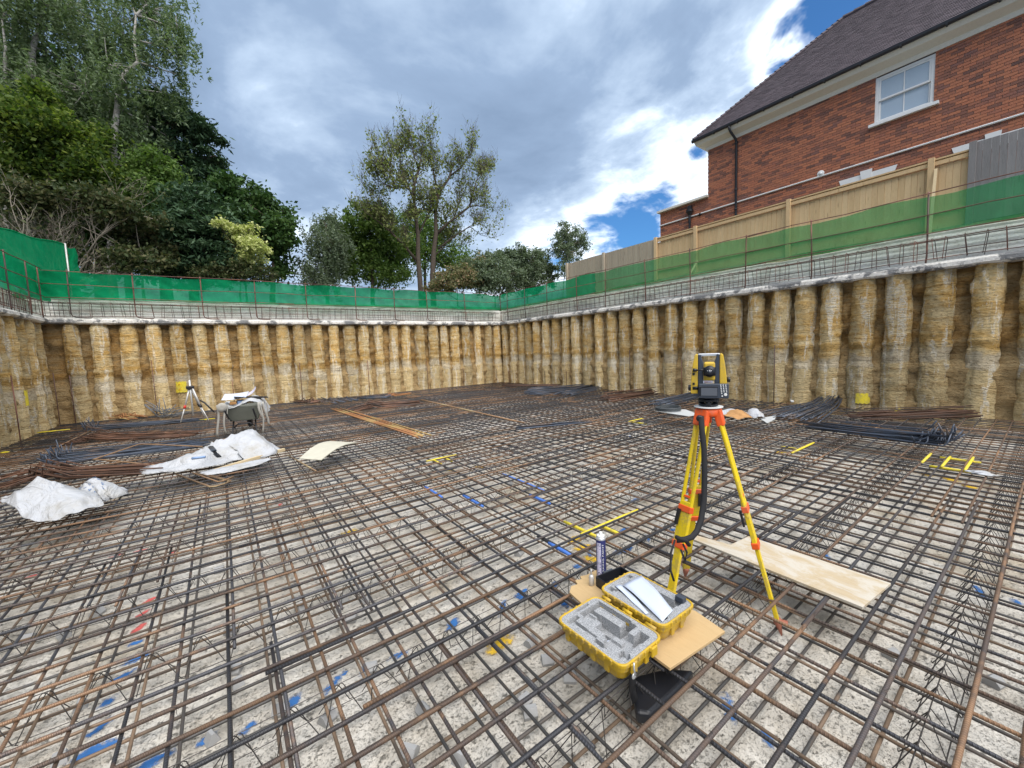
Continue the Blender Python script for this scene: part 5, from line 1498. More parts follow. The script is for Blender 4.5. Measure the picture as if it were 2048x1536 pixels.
for zz in (545, 710):
    mb = MB(); mb.box((U(765), -.054, V(zz)), (.013, .006, .014)); mb.obj('cover_screw', M['inst_black'], inst)
mb = MB(); mb.lathe([(.012, 0), (.02, .004), (.02, .02), (.014, .024)], (U(740), -.03, V(785)), 14, Matrix.Rotation(-math.pi / 2, 3, 'Y')); mb.box((U(800), -.04, V(785)), (.04, .03, .02)); mb.obj('tangent_knob', M['inst_black'], inst, True)
mb = MB(); mb.lathe([(.01, 0), (.017, .003), (.017, .018), (.01, .02)], (U(1262), -.02, V(650)), 14, Matrix.Rotation(math.pi / 2, 3, 'Y')); mb.obj('side_knob', M['inst_black'], inst, True)
mb = MB(); mb.box((U(980), -.0545, V(680)), (.055, .002, .015)); mb.obj('label_plate', M['paper'], inst)
mb = MB(); mb.box((U(950), -.0565, V(680)), (.02, .001, .006)); mb.box((U(1000), -.0565, V(680)), (.03, .001, .003)); mb.obj('label_print', M['tip'], inst)
dsp = MB(); dsp.box((U(1065), -.078, V(822)), ((1285 - 845) * q, .036, (940 - 700) * q)); ds = bevel(dsp.obj('display_unit', M['inst_grey'], inst), .006, 2)
mb = MB(); mb.box((U(988), -.0965, V(825)), ((1140 - 868) * q, .003, (912 - 752) * q)); bevel(mb.obj('bezel', M['inst_black'], ds), .001, 1)
mb = MB(); mb.box((U(1000), -.0985, V(832)), ((1128 - 890) * q, .002, (898 - 768) * q)); mb.obj('screen', M['screen'], ds)
ck = MB(); ck.box((0, 0, 0), (.006, .003, .0065)); ckm = ck.mesh('key', M['white'])
for r_ in range(6):
    for c_ in range(3):
        kx, ky = 1168 + 36 * c_ + r_ * 3, 722 + 27 * r_
        if r_ == 5 and c_ > 0: continue
        link('key', ckm, ds, (U(kx), -.0965, V(ky)))
mb = MB(); mb.lathe([(.006, .0962), (.0095, .0962), (.0095, .099), (.006, .099)], (U(1237), 0, V(876)), 16, RX90); mb.obj('round_key', M['white'], ds, True)
mb = MB(); mb.lathe([(.001, .0962), (.0045, .0962), (.0045, .099), (.001, .099)], (U(1190), 0, V(902)), 12, RX90); mb.obj('power_key', M['white'], ds, True)

# ---------------------------------------------------------------- open yellow case
def rrect(w, h, r, n=5):
    pts = []
    for (sx_, sy_, a0) in ((1, 1, 0), (-1, 1, 90), (-1, -1, 180), (1, -1, 270)):
        for k in range(n + 1):
            a = math.radians(a0 + 90 * k / n); pts.append((sx_ * (w / 2 - r) + r * math.cos(a), sy_ * (h / 2 - r) + r * math.sin(a)))
    return pts


case = thing('instrument_case', 'open mustard-yellow hard case with grey foam cut-outs, lying on the bars in the foreground', 'hard case', (1.66, 1.31, .0))
CB = case.location


def shell(name, cx, cy, w, h, zb, zt, rz):
    rings = [(.76, zb), (.82, zb + .005), (.86, zb + .03), (.915, zt - .03), (.93, zt - .022), (1.0, zt - .02), (1.0, zt - .003), (.985, zt), (.955, zt), (.945, zt - .006), (.945, zt - .05)]
    vs = []; R = Matrix.Rotation(rz, 3, 'Z')
    for s_, z in rings:
        for k, p in enumerate(rrect(w * (1 - (1 - s_) * h / w * .9), h * s_, .045 * (.6 + .4 * s_))):
            wob = 1.0
            vs.append(R @ Vector((p[0], p[1], 0)) + Vector((cx, cy, z)) - CB)
    n = len(rrect(1, 1, .1)); mb = MB()
    fs = [(i * n + j, i * n + (j + 1) % n, (i + 1) * n + (j + 1) % n, (i + 1) * n + j) for i in range(len(rings) - 1) for j in range(n)] + [tuple(range(n - 1, -1, -1))]
    mb.add(vs, fs); o = mb.obj(name, M['yellow_case'], case); bevel(o, .002, 1)
    # raised ribs and rim lugs
    for (ex, ey, nx, ny, ln) in ((w / 2, 0, 1, 0, h), (-w / 2, 0, -1, 0, h), (0, h / 2, 0, 1, w), (0, -h / 2, 0, -1, w)):
        k = int(ln / .05)
        for i in range(1, k):
            t_ = (i / k - .5) * (ln - .05); px_ = ex + (0 if nx else t_); py_ = ey + (0 if ny else t_)
            mb = MB(); mb.box(R @ Vector((px_ + nx * .001, py_ + ny * .001, 0)) + Vector((cx, cy, zt - .012)) - CB, (.012 if ny else .008, .012 if nx else .008, .022), R); bevel(mb.obj('rim_lug', M['yellow_case'], o), .002, 1)
            if i % 2 == 0:
                mb = MB(); mb.box(R @ Vector((px_ - nx * .024, py_ - ny * .024, 0)) + Vector((cx, cy, (zb + zt) / 2 - .004)) - CB, (.03 if ny else .014, .03 if nx else .014, (zt - zb) * .6), R); bevel(mb.obj('rib', M['yellow_case'], o), .003, 1)
    return o


def foam(name, parent, cx, cy, w, h, zt, rz, depth, res=.0036):
    nx, ny = int(w / res), int(h / res); R = Matrix.Rotation(rz, 3, 'Z'); rows = []
    for i in range(nx + 1):
        row = []
        for j in range(ny + 1):
            x, y = -w / 2 + w * i / nx, -h / 2 + h * j / ny; r = .035
            ex = max(abs(x) - (w / 2 - r), 0); ey = max(abs(y) - (h / 2 - r), 0); dd = math.hypot(ex, ey)
            if dd > r: x *= 1; f = (r / dd); x = math.copysign(w / 2 - r + ex * f, x); y = math.copysign(h / 2 - r + ey * f, y)
            a = .5 - y / h; b_ = .5 - x / w          # a along the long side from the far end, b across from the hinge side
            row.append(R @ Vector((x, y, 0)) + Vector((cx, cy, zt - depth(a, b_))) - CB)
        rows.append(row)
    mb = MB(); mb.grid(rows); return mb.obj(name, M['foam'], parent)


def inr(a, b_, a0, a1, b0, b1): return a0 <= a <= a1 and b0 <= b_ <= b1


def depth1(a, b_):
    d = 0
    def cut(c, v):
        nonlocal d
        if c: d = max(d, v)
    cut(inr(a, b_, .025, .055, .28, .58), .02)
    cut(inr(a, b_, .10, .17, .12, .60), .055); cut(inr(a, b_, .10, .62, .06, .17), .075); cut(inr(a, b_, .17, .42, .36, .44), .05)
    cut(inr(a, b_, .30, .64, .34, .48), .065); cut(inr(a, b_, .40, .56, .46, .66), .09); cut(inr(a, b_, .18, .30, .48, .66), .012)
    cut(inr(a, b_, .56, .92, .34, .72), .045); cut(inr(a, b_, .60, .72, .10, .36), .07); cut(inr(a, b_, .80, .93, .16, .40), .06)
    cut(inr(a, b_, .10, .16, .68, .92), .03); cut(inr(a, b_, .14, .36, .80, .86), .045); cut(inr(a, b_, .36, .52, .81, .845), .02)
    cut(inr(a, b_, .54, .68, .86, .93), .06); cut(inr(a, b_, .62, .76, .72, .82), .03); cut(inr(a, b_, .66, .72, .80, .90), .05)
    cut((a - .915) ** 2 * 1.7 + (b_ - .80) ** 2 < .0075, .035)
    if (a - .925) ** 2 * 1.7 + (b_ - .84) ** 2 < .0022: d = .008
    if inr(a, b_, .22, .60, .19, .32): d = .004
    if inr(a, b_, .60, .74, .46, .56) : d = min(d, .03)
    return d


def depth2(a, b_):
    d = 0
    def cut(c, v):
        nonlocal d
        if c: d = max(d, v)
    cut(inr(a, b_, .06, .14, .80, .90), .03); cut(inr(a, b_, .14, .18, .76, .84), .02)
    cut(inr(a, b_, .18, .72, .62, .78), .06); cut(inr(a, b_, .25, .88, .20, .62), .045); cut(inr(a, b_, .10, .13, .30, .74), .006)
    cut(inr(a, b_, .80, .90, .10, .30), .03); cut(inr(a, b_, .03, .10, .14, .24), .03); cut((a - .9) ** 2 * 2 + (b_ - .78) ** 2 < .006, .02)
    return d


s1 = shell('base_shell', 1.534, 1.340, .332, .452, .001, .118, math.radians(1.0)); f1 = foam('foam_insert', s1, 1.534, 1.340, .310, .427, .114, math.radians(1.0), depth1)
s2 = shell('lid_shell', 1.880, 1.351, .312, .444, .0205, .145, math.radians(-0.5)); f2 = foam('foam_insert', s2, 1.880, 1.351, .290, .418, .141, math.radians(-0.5), depth2)
for yy in (1.20, 1.35, 1.50):
    mb = MB(); mb.tube([Vector((1.7115, yy - .03, .118)) - CB, Vector((1.7115, yy + .03, .118)) - CB], .010, 8); mb.obj('hinge', M['yellow_case'], case, True)
mb = MB(); mb.box(Vector((2.0, 1.40, .118)) - CB, (.012, .11, .045)); mb.obj('document_pocket', M['yellow_leg'], s2)
mb = MB(); mb.box(Vector((1.993, 1.20, .152)) - CB, (.035, .05, .035)); bevel(mb.obj('battery', M['inst_grey'], case), .004, 2)
mb = MB(); mb.box(Vector((1.55, 1.32, .030)) - CB, (.035, .055, .006)); mb.obj('silica_packet', M['paper'], s1)
for xx in (1.45, 1.61):
    mb = MB(); mb.box(Vector((xx, 1.111, .085)) - CB, (.045, .012, .05)); bevel(mb.obj('latch', M['yellow_case'], s1), .004, 1)
mb = MB(); hk = gp(1268, 1338, .10) - CB; mb.tube([hk + Vector((0, 0, .03)), hk, hk + Vector((.004, -.004, -.03))], .0045, 6); mb.lathe([(.010, -.002), (.015, -.002), (.015, .002), (.010, .002)], hk + Vector((0, 0, -.035)), 12, RX90); mb.obj('strap_hook', M['silver'], case, True)
rows = []
for (px_, py_, z) in ((1267, 1346, .06), (1265, 1362, .0), (1266, 1385, -.09), (1272, 1405, -.125)):
    p = gp(px_, py_, z) - CB; rows.append([p - Vector((.018, -.004, 0)), p + Vector((.018, -.004, 0))])
mb = MB(); mb.grid(rows); o = mb.obj('shoulder_strap', M['strap'], case, True); so = o.modifiers.new('s', 'SOLIDIFY'); so.thickness = .006
pk = [gp(x, y, -.12) for x, y in ((1262, 1352), (1330, 1335), (1388, 1338), (1360, 1372), (1300, 1428), (1272, 1424))]; c = sum(pk, Vector()) / len(pk)
mb = MB(); mb.prism([((p - c).x, (p - c).y) for p in pk][::-1], -.065, .0); o = mb.obj('padded_harness', M['inst_black'], None, False, (c.x, c.y, -.12)); bevel(o, .018, 3)
tag(o, 'black padded carrying harness lying between the two mats below the yellow case', 'harness')

# papers in the lid, can, bottle and black tray
def paper(label, pts, z, lift, mt):
    P = [gp(*q_, z) for q_ in pts]; c = sum(P, Vector()) / 4; rows = []
    for i in range(13):
        f = i / 12; a = P[0].lerp(P[3], f); b_ = P[1].lerp(P[2], f)
        rows.append([a.lerp(b_, k / 4) + Vector((0, 0, lift * math.sin(math.pi * f * 1.1) * (1 - .3 * k / 4) + .003 * math.sin(f * 7 + k))) - c for k in range(5)])
    mb = MB(); mb.grid(rows); o = mb.obj('paper_sheet', mt, None, True, c); so = o.modifiers.new('s', 'SOLIDIFY'); so.thickness = .0008
    return tag(o, label, 'paper')


CC = lambda x, y: (x / 4.954 + 1090, y / 4.954 + 1130)
paper('white paper sheet under the larger one in the case lid', [CC(690, 205), CC(760, 190), CC(1030, 470), CC(1000, 490)], .146, .003, M['paper'])
paper('large white paper sheet with a curled end lying in the case lid', [CC(770, 200), CC(955, 98), CC(1268, 440), CC(1165, 560)], .152, .010, M['paper'])
cn = gp(1203, 1158, .018); R_ = .0325
can = thing('marking_paint_can', 'tall navy and lilac can of line marking paint standing on the brown board', 'spray can', (cn.x, cn.y, .0185))
mb = MB(); mb.lathe([(.030, 0), (.0325, .004), (.0325, .012), (.0318, .014)], (0, 0, 0), 32); mb.lathe([(.0315, .283), (.0325, .287), (.030, .300), (.018, .308), (.018, .312)], (0, 0, 0), 32); mb.obj('rim', M['silver'], can, True)
mb = MB(); mb.lathe([(.0318, .012), (.0320, .014), (.0320, .284), (.0318, .286)], (0, 0, 0), 40); mb.obj('body', M['navy'], can, True)
mb = MB(); mb.lathe([(.023, .300), (.026, .304), (.026, .312), (.020, .316)], (0, 0, 0), 24); mb.lathe([(.008, .312), (.011, .316), (.011, .330), (.008, .334), (.004, .335)], (0, 0, 0), 16); mb.obj('nozzle', M['white'], can, True)
fa = math.atan2(-cn.y, -cn.x)     # towards the camera


def arc(a0, a1, z0, z1, r, m, nm, par):
    mb = MB(); rows = [[(r * math.cos(fa + a0 + (a1 - a0) * i / 10), r * math.sin(fa + a0 + (a1 - a0) * i / 10), z) for z in (z0, z1)] for i in range(11)]
    mb.grid(rows); return mb.obj(nm, m, par, True)


def wrap_text(s, size, a_mid, z0, z1, r, m, par):
    """lettering running up the can, bent to its side"""
    cu = bpy.data.curves.new('lettering', 'FONT'); cu.body = s; cu.size = 1.0; cu.resolution_u = 3
    o = bpy.data.objects.new('lettering', cu); COL.objects.link(o)
    d = bpy.context.evaluated_depsgraph_get(); me = bpy.data.meshes.new_from_object(o.evaluated_get(d)); bpy.data.objects.remove(o)
    xs = [v.co.x for v in me.vertices]; ys = [v.co.y for v in me.vertices]; x0, x1, yl, yh = min(xs), max(xs), min(ys), max(ys)
    for v in me.vertices:
        z = z0 + (z1 - z0) * (v.co.x - x0) / (x1 - x0); arcl = size * ((v.co.y - yl) / (yh - yl) - .5)
        ang = fa + a_mid - arcl / r
        v.co = (r * math.cos(ang), r * math.sin(ang), z)
    me.materials.clear(); me.materials.append(m); link('lettering', me, par)


arc(-.95, .02, .018, .268, .0324, M['lilac'], 'label_panel', can)
wrap_text('ONE LINE', .024, -.44, .024, .262, .0328, M['navy'], can)
wrap_text('MARKING PAINT', .011, .42, .022, .262, .0325, M['white'], can)
bp = gp(1183, 1170, .018)
bt = thing('small_bottle', 'small grey-white bottle with a metal spout on the brown board, left of the paint can', 'bottle', (bp.x, bp.y, .0185)); mb = MB(); mb.lathe([(.014, 0), (.0165, .003), (.0165, .058), (.012, .068), (.007, .072)], (0, 0, 0), 18); mb.obj('body', M['alu'], bt, True)
mb = MB(); mb.lathe([(.006, .070), (.006, .105), (.003, .108)], (0, 0, 0), 10); mb.obj('spout', M['silver'], bt, True)
a, b_ = gp(1193, 1168, .02), gp(1236, 1150, .02); d = (b_ - a); d.z = 0; c = (a + b_) / 2 + Vector((-.010, -.072, 0))
ty = thing('black_tray', 'open black plastic box between the paint can and the case lid', 'box', (c.x, c.y, .0185), rotz=math.atan2(d.y, d.x)); w_, h_ = d.length + .03, .12
mb = MB()
mb.box((0, 0, .004), (w_, h_, .008))
for cxx, cyy, sw, sh in ((0, h_ / 2 - .004, w_, .008), (0, -h_ / 2 + .004, w_, .008), (w_ / 2 - .004, 0, .008, h_ - .017), (-w_ / 2 + .004, 0, .008, h_ - .017)): mb.box((cxx, cyy, .039), (sw, sh, .06))
bevel(mb.obj('body', M['inst_black'], ty), .003, 2)
mb = MB(); mb.box((0, h_ / 2 + .006, .066), (.08, .012, .012)); bevel(mb.obj('latch', M['inst_grey'], ty), .003, 1)

# ---------------------------------------------------------------- trees and shrubs beyond the pit
def leaf_obj(name, C, S, m, parent, rg, flat=0.0, aspect=.55):
    """one quad per leaf; C centres (n,3) in the parent's frame, S half sizes"""
    n = len(C); u = rg.normal(size=(n, 3)); u[:, 2] *= (1 - flat * .6); u /= np.linalg.norm(u, axis=1)[:, None]
    w = rg.normal(size=(n, 3)); w[:, 2] += flat * 3; v = np.cross(w, u); v /= np.maximum(np.linalg.norm(v, axis=1), 1e-6)[:, None]
    S = S[:, None]; P = np.empty((n, 4, 3)); P[:, 0] = C - u * S; P[:, 1] = C + v * S * aspect; P[:, 2] = C + u * S; P[:, 3] = C - v * S * aspect
    me = bpy.data.meshes.new(name); me.vertices.add(n * 4); me.vertices.foreach_set('co', P.astype(np.float32).ravel())
    me.loops.add(n * 4); me.loops.foreach_set('vertex_index', np.arange(n * 4, dtype=np.int32)); me.polygons.add(n)
    me.polygons.foreach_set('loop_start', np.arange(0, n * 4, 4, dtype=np.int32)); me.polygons.foreach_set('loop_total', np.full(n, 4, dtype=np.int32))
    me.materials.append(m); me.update(calc_edges=True)
    return link(name, me, parent)


def px_blob(px, py, rx, rz, y):
    c = pl(px, py, 1, y); k = (y / ray(px, py).y) / F
    return c, rx * k, rz * k


def curve_pts(a, b, sag, rd, n=5):
    d = b - a; out = []
    off = Vector((rd.uniform(-1, 1), rd.uniform(-1, 1), rd.uniform(-.3, .6))) * d.length * sag
    for i in range(n + 1):
        f = i / n; out.append(a.lerp(b, f) + off * math.sin(math.pi * f) * (1 - f * .3))
    return out


def tree(name, label, cat, y, trunk_px, blobs, m, bark, leaf=.11, clumps=60, per=60, style='round', seed=1, r0=.2, group=None, twig=True, depth=.8, cr=.28, ground=3.62):
    """trunk given by pixels at distance y, crown by ellipsoids (px, py, rx, rz[, dy])"""
    rd = random.Random(seed); rg = np.random.default_rng(seed)
    T = [pl(p[0], p[1], 1, y + (p[2] if len(p) > 2 else 0)) for p in trunk_px]
    base = Vector((T[0].x, T[0].y, ground)); t = thing(name, label, cat, base.to_tuple(), group)
    T = [base - Vector((0, 0, .1))] + [p for p in T if p.z > ground + .2]; n = len(T)
    mb = MB(); mb.tube([p - base for p in T], [r0 * (1 - .8 * i / max(1, n - 1)) for i in range(n)], 9); mb.obj('trunk', bark, t, True)
    C = []; br = MB(); tot = sum(b_[2] * b_[3] for b_ in blobs)
    for b_ in blobs:
        yb = y + (b_[4] if len(b_) > 4 else (rd.uniform(-.7, 1.6) if style == 'droop' else rd.uniform(-.8, .8)))
        c, rx, rz = px_blob(b_[0], b_[1], b_[2], b_[3], yb); ry = rx * depth
        near_ = min(T, key=lambda p: (p - c).length + (1.2 if p.z > c.z else 0)); lp = curve_pts(near_, c, .1, rd); lr = max(.02, r0 * .3)
        br.tube([p - base for p in lp], [lr * (1 - .65 * i / (len(lp) - 1)) for i in range(len(lp))], 6, False)
        k = max(4, int(clumps * b_[2] * b_[3] / tot))
        for _ in range(k):
            q = rg.normal(size=3); q /= np.linalg.norm(q); rr_ = rg.random() ** .42
            o = Vector((q[0] * rx * rr_, q[1] * ry * rr_, q[2] * rz * rr_)); cc = c + o
            if twig and rg.random() < .55:
                tp = curve_pts(c + o * .15, cc, .12, rd, 3); br.tube([p - base for p in tp], [.028, .02, .012, .006], 4, False)
            s_ = cr * (.6 + .8 * rg.random()) * (rx * rz) ** .25
            if style == 'droop':
                for _s in range(5):
                    L = rg.uniform(.5, 1.5) * cr * 2.6; m_ = max(3, per // 5); f = rg.random(m_)
                    off = rg.normal(size=3) * np.array([s_, s_, s_ * .5]) * .7; sw = rg.uniform(.02, .16)
                    pts = np.stack([cc.x + off[0] + sw * f * L + rg.normal(size=m_) * .05, cc.y + off[1] + rg.normal(size=m_) * .05, cc.z + off[2] - f * L + rg.normal(size=m_) * .04], 1); C.append(pts)
            else:
                sz = np.array([s_, s_, s_ * (.34 if style == 'pad' else .75)])
                C.append(np.array(cc) + rg.normal(size=(per, 3)) * sz * .62)
    br.obj('branches', bark, t, True)
    C = np.concatenate(C) - np.array(base); S = leaf * (.6 + .7 * rg.random(len(C)))
    leaf_obj('crown', C, S, m, t, rg, .5 if style == 'pad' else .25, .32 if style in ('pad', 'droop') else .6)
    return t


tree('dark_tree', 'dark broadleaf tree filling the back of the left-hand trees, behind the pine', 'tree', 29, [(200, 560), (205, 400), (210, 300)], [(110, 320, 120, 110), (230, 380, 130, 110), (330, 440, 110, 100), (60, 430, 90, 90), (200, 480, 150, 70), (150, 200, 90, 70), (380, 500, 90, 60)], M['lf_dark'], M['bark'], .20, 330, 62, seed=31, r0=.35, cr=.5)
tree('birch_tree', 'tall birch with a pale leaning trunk and hanging foliage at the top left corner', 'tree', 24, [(66, 540), (62, 300), (58, 150), (66, 95), (78, 55), (86, 10)], [(60, -40, 95, 80), (150, 15, 85, 65), (20, 50, 50, 60), (185, 75, 45, 50), (110, 110, 75, 45), (170, 180, 80, 60), (215, 245, 60, 60), (110, 200, 70, 50), (60, 160, 60, 50), (160, 300, 60, 45)], M['lf_birch'], M['bark_birch'], .09, 290, 120, 'droop', 32, .2, cr=.42)
tree('birch_tree', 'birch with a crooked white trunk and thin see-through crown, right of the taller birch', 'tree', 23, [(222, 540), (226, 330), (230, 252), (235, 215), (236, 175), (250, 146), (276, 124), (268, 80), (272, 30)], [(300, 20, 60, 60), (330, 95, 45, 55), (360, 150, 24, 28), (275, 90, 40, 50), (330, -50, 50, 50), (245, 50, 40, 55), (325, 185, 32, 38), (355, 60, 28, 60), (260, -20, 50, 50), (215, 130, 45, 60), (300, 250, 48, 55), (250, 290, 60, 55), (320, 330, 40, 50)], M['lf_birch'], M['bark_birch'], .09, 180, 105, 'droop', 33, .15, cr=.38)
tree('birch_tree', 'thin white birch stem at the far left edge, left of the leaning trunk', 'tree', 23.5, [(14, 560), (12, 300), (10, 130), (11, 95), (4, 40)], [(10, 20, 40, 50), (-20, 90, 40, 60), (20, 150, 40, 40)], M['lf_birch'], M['bark_birch'], .08, 40, 90, 'droop', 34, .11, cr=.4)
tree('pine_tree', 'dark blue-green pine with layered spreading pads against the sky', 'tree', 26, [(330, 560), (336, 430), (345, 330), (350, 250)], [(335, 205, 40, 20), (300, 225, 40, 26), (375, 222, 26, 14), (345, 245, 50, 22), (390, 246, 34, 16), (400, 275, 42, 18), (432, 312, 26, 9), (395, 318, 48, 16), (340, 300, 60, 30), (410, 350, 40, 15), (340, 360, 70, 28), (320, 420, 70, 34), (300, 280, 40, 26), (390, 385, 50, 18)], M['lf_pine'], M['bark'], .15, 260, 80, 'pad', 35, .3, cr=.42)
tree('leafy_tree', 'bright yellow-green leafed tree at the left, under the birch', 'tree', 21.5, [(95, 560), (100, 420), (100, 320)], [(40, 240, 70, 55), (115, 285, 65, 50), (30, 320, 60, 45), (160, 300, 42, 34), (170, 345, 60, 36), (80, 200, 40, 30), (90, 350, 60, 40), (195, 280, 28, 28)], M['lf_lime'], M['bark'], .075, 230, 105, 'round', 36, .16, cr=.36)
tree('leafy_tree', 'mid-green leafy tree between the birch trunk and the dead shrub', 'tree', 22.5, [(255, 560), (258, 450), (262, 360)], [(240, 360, 60, 50), (290, 390, 50, 45), (215, 400, 50, 40), (310, 340, 40, 36), (330, 420, 34, 40), (290, 440, 40, 40)], M['lf_green'], M['bark'], .075, 190, 90, 'round', 37, .15, cr=.34)
tree('conifer_tree', 'nearly black low conifer below the pine, right of the dead shrub', 'tree', 20.5, [(385, 560), (388, 480), (392, 400)], [(385, 405, 60, 32), (360, 450, 60, 34), (425, 440, 50, 26), (400, 490, 75, 38), (345, 510, 55, 40), (430, 520, 55, 36), (390, 550, 80, 30)], M['lf_pine'], M['bark'], .12, 230, 80, 'pad', 38, .2, cr=.40)
tree('round_tree', 'rounded deep green tree at the right end of the left-hand trees', 'tree', 23.5, [(545, 600), (548, 520), (540, 440)], [(455, 380, 36, 28), (490, 395, 46, 34), (530, 425, 46, 36), (562, 462, 30, 36), (575, 500, 20, 30), (515, 470, 55, 45), (560, 530, 26, 26), (470, 440, 45, 40)], M['lf_dark'], M['bark'], .105, 220, 75, 'round', 39, .18, cr=.34)
tree('cream_shrub', 'cream and pale yellow variegated shrub glowing among the dark trees', 'shrub', 19.6, [(492, 580), (492, 520)], [(488, 468, 26, 22), (508, 495, 26, 24), (470, 492, 22, 24), (492, 520, 34, 16), (440, 450, 18, 10)], M['lf_cream'], M['bark'], .06, 110, 60, 'round', 40, .05, cr=.24)
tree('low_shrub', 'brown-leaved shrub beneath the cream shrub, just above the green netting', 'shrub', 19.3, [(480, 590), (482, 560)], [(470, 545, 45, 22), (520, 548, 34, 18), (420, 550, 40, 16)], M['lf_brown'], M['bark'], .055, 90, 50, 'round', 41, .05, cr=.24)
tree('willow', 'grey-green drooping willow left of the big cherry tree', 'tree', 24, [(655, 600), (655, 520), (652, 450)], [(650, 440, 36, 26), (630, 480, 26, 36), (665, 485, 30, 45), (622, 535, 18, 36), (650, 540, 34, 30), (605, 545, 6, 20)], M['lf_grey'], M['bark'], .085, 130, 120, 'droop', 42, .14, cr=.36)
tree('leafy_tree', 'bright green rounded tree between the willow and the big cherry tree', 'tree', 25, [(745, 600), (745, 540), (740, 470)], [(735, 430, 42, 26), (700, 470, 42, 40), (760, 460, 45, 42), (740, 510, 62, 38), (800, 500, 46, 40), (690, 530, 40, 36), (770, 550, 62, 26)], M['lf_green'], M['bark'], .085, 290, 95, 'round', 43, .17, cr=.34)
tree('grey_tree', 'grey-green tree behind the forked stems of the cherry tree', 'tree', 28, [(850, 590), (850, 520), (850, 460)], [(820, 450, 45, 40), (870, 480, 45, 45), (900, 515, 45, 34), (930, 530, 40, 30), (830, 510, 50, 40)], M['lf_green'], M['bark'], .09, 170, 80, 'round', 44, .17, cr=.36)
tree('photinia_hedge', 'low pinkish-brown photinia hedge behind the back wall netting', 'hedge', 18.8, [(915, 600), (915, 575)], [(890, 565, 30, 18), (925, 556, 36, 26), (960, 545, 34, 30), (870, 575, 24, 12)], M['lf_photinia'], M['bark'], .06, 220, 65, 'round', 45, .05, cr=.24)
tree('tall_shrub', 'dark brown-green shrub at the back corner of the pit, left of the paler one', 'shrub', 18.7, [(990, 600), (990, 560)], [(985, 522, 40, 28), (1000, 555, 54, 34), (965, 555, 40, 34), (1020, 525, 30, 28), (940, 540, 30, 28)], M['lf_grey'], M['bark'], .06, 300, 75, 'round', 46, .05, cr=.22)
tree('tall_shrub', 'paler upright shrub between the dark corner shrub and the small tree', 'shrub', 18.9, [(1055, 600), (1055, 560)], [(1035, 510, 26, 20), (1060, 525, 34, 30), (1085, 530, 26, 30), (1050, 558, 48, 34), (1100, 550, 18, 26)], M['lf_grey'], M['bark'], .06, 280, 75, 'round', 47, .05, cr=.22)
tree('small_tree', 'small round-headed tree standing beside the end of the timber fence', 'tree', 17.9, [(1126, 590), (1128, 560), (1132, 520), (1138, 490)], [(1135, 470, 34, 24), (1155, 485, 26, 28), (1118, 490, 26, 26), (1140, 505, 32, 26), (1132, 535, 22, 18), (1168, 480, 12, 14)], M['lf_grey'], M['bark_grey'], .05, 190, 60, 'round', 48, .035, cr=.20)

# the half-bare cherry tree
ct = thing('cherry_tree', 'tall half-bare cherry tree with two forked dark stems in the middle of the skyline', 'tree', (pl(852, 575, 1, 21.5).x, 21.5, 3.62)); cb = ct.location
stems = [([(842, 590), (840, 561), (836, 514), (836, 471), (829, 417), (827, 373), (836, 345), (842, 318)], .17), ([(866, 590), (865, 554), (867, 507), (872, 467), (871, 424), (876, 388), (898, 356), (908, 325)], .18),
         ([(832, 520), (806, 488), (784, 467), (760, 445), (752, 440)], .09), ([(875, 467), (892, 450), (907, 438), (939, 413), (948, 380), (953, 360)], .10), ([(939, 413), (955, 411), (968, 415)], .05), ([(876, 498), (907, 474), (939, 453), (962, 470)], .06), ([(868, 512), (890, 492), (920, 492)], .05),
         ([(828, 385), (810, 374), (791, 377), (768, 368), (762, 362)], .06), ([(827, 400), (812, 360), (802, 330), (798, 308)], .06), ([(876, 390), (868, 350), (862, 320), (862, 295)], .06), ([(838, 340), (828, 312), (825, 288)], .05), ([(900, 352), (922, 335), (938, 315)], .05), ([(871, 424), (845, 415), (836, 430)], .05), ([(836, 471), (858, 425), (866, 418)], .06), ([(784, 467), (770, 440), (760, 400)], .04), ([(907, 438), (920, 400), (918, 360)], .045), ([(791, 377), (782, 350), (778, 325)], .04), ([(950, 377), (966, 358), (972, 346)], .03)]
rd = random.Random(9); rg = np.random.default_rng(9); mb = MB(); bl = MB(); L_ = []


def grow(p, d, L, r, lv):
    q = p; pts = [p]
    for i in range(3):
        d = (d + Vector((rd.uniform(-.3, .3), rd.uniform(-.3, .3), rd.uniform(-.1, .28)))).normalized(); q = q + d * L / 3; pts.append(q)
    bl.tube([x - cb for x in pts], [r, r * .8, r * .6, r * .35], 4, False)
    if lv > 0:
        for x in (pts[1], pts[2], pts[3]):
            for _ in range(rd.choice((1, 2))):
                nd = (d + Vector((rd.uniform(-.9, .9), rd.uniform(-.7, .7), rd.uniform(-.35, .7)))).normalized(); grow(x, nd, L * rd.uniform(.5, .8), r * .55, lv - 1)
    else:
        dens = 2 if rd.random() < .75 and q.x < pl(905, 400, 1, 21.5).x or rd.random() < .3 else 1
        if rd.random() < .2: dens = 0
        for x in pts[1:]:
            for _ in range(dens): L_.append((x.x + rd.gauss(0, .16), x.y + rd.gauss(0, .16), x.z + rd.gauss(0, .16)))
        for _ in range(2):
            w = q + Vector((rd.uniform(-.3, .3), rd.uniform(-.3, .3), rd.uniform(.1, .6))); bl.tube([q - cb, q.lerp(w, .5) + Vector((rd.uniform(-.04, .04), 0, 0)) - cb, w - cb], [.007, .005, .003], 3, False)


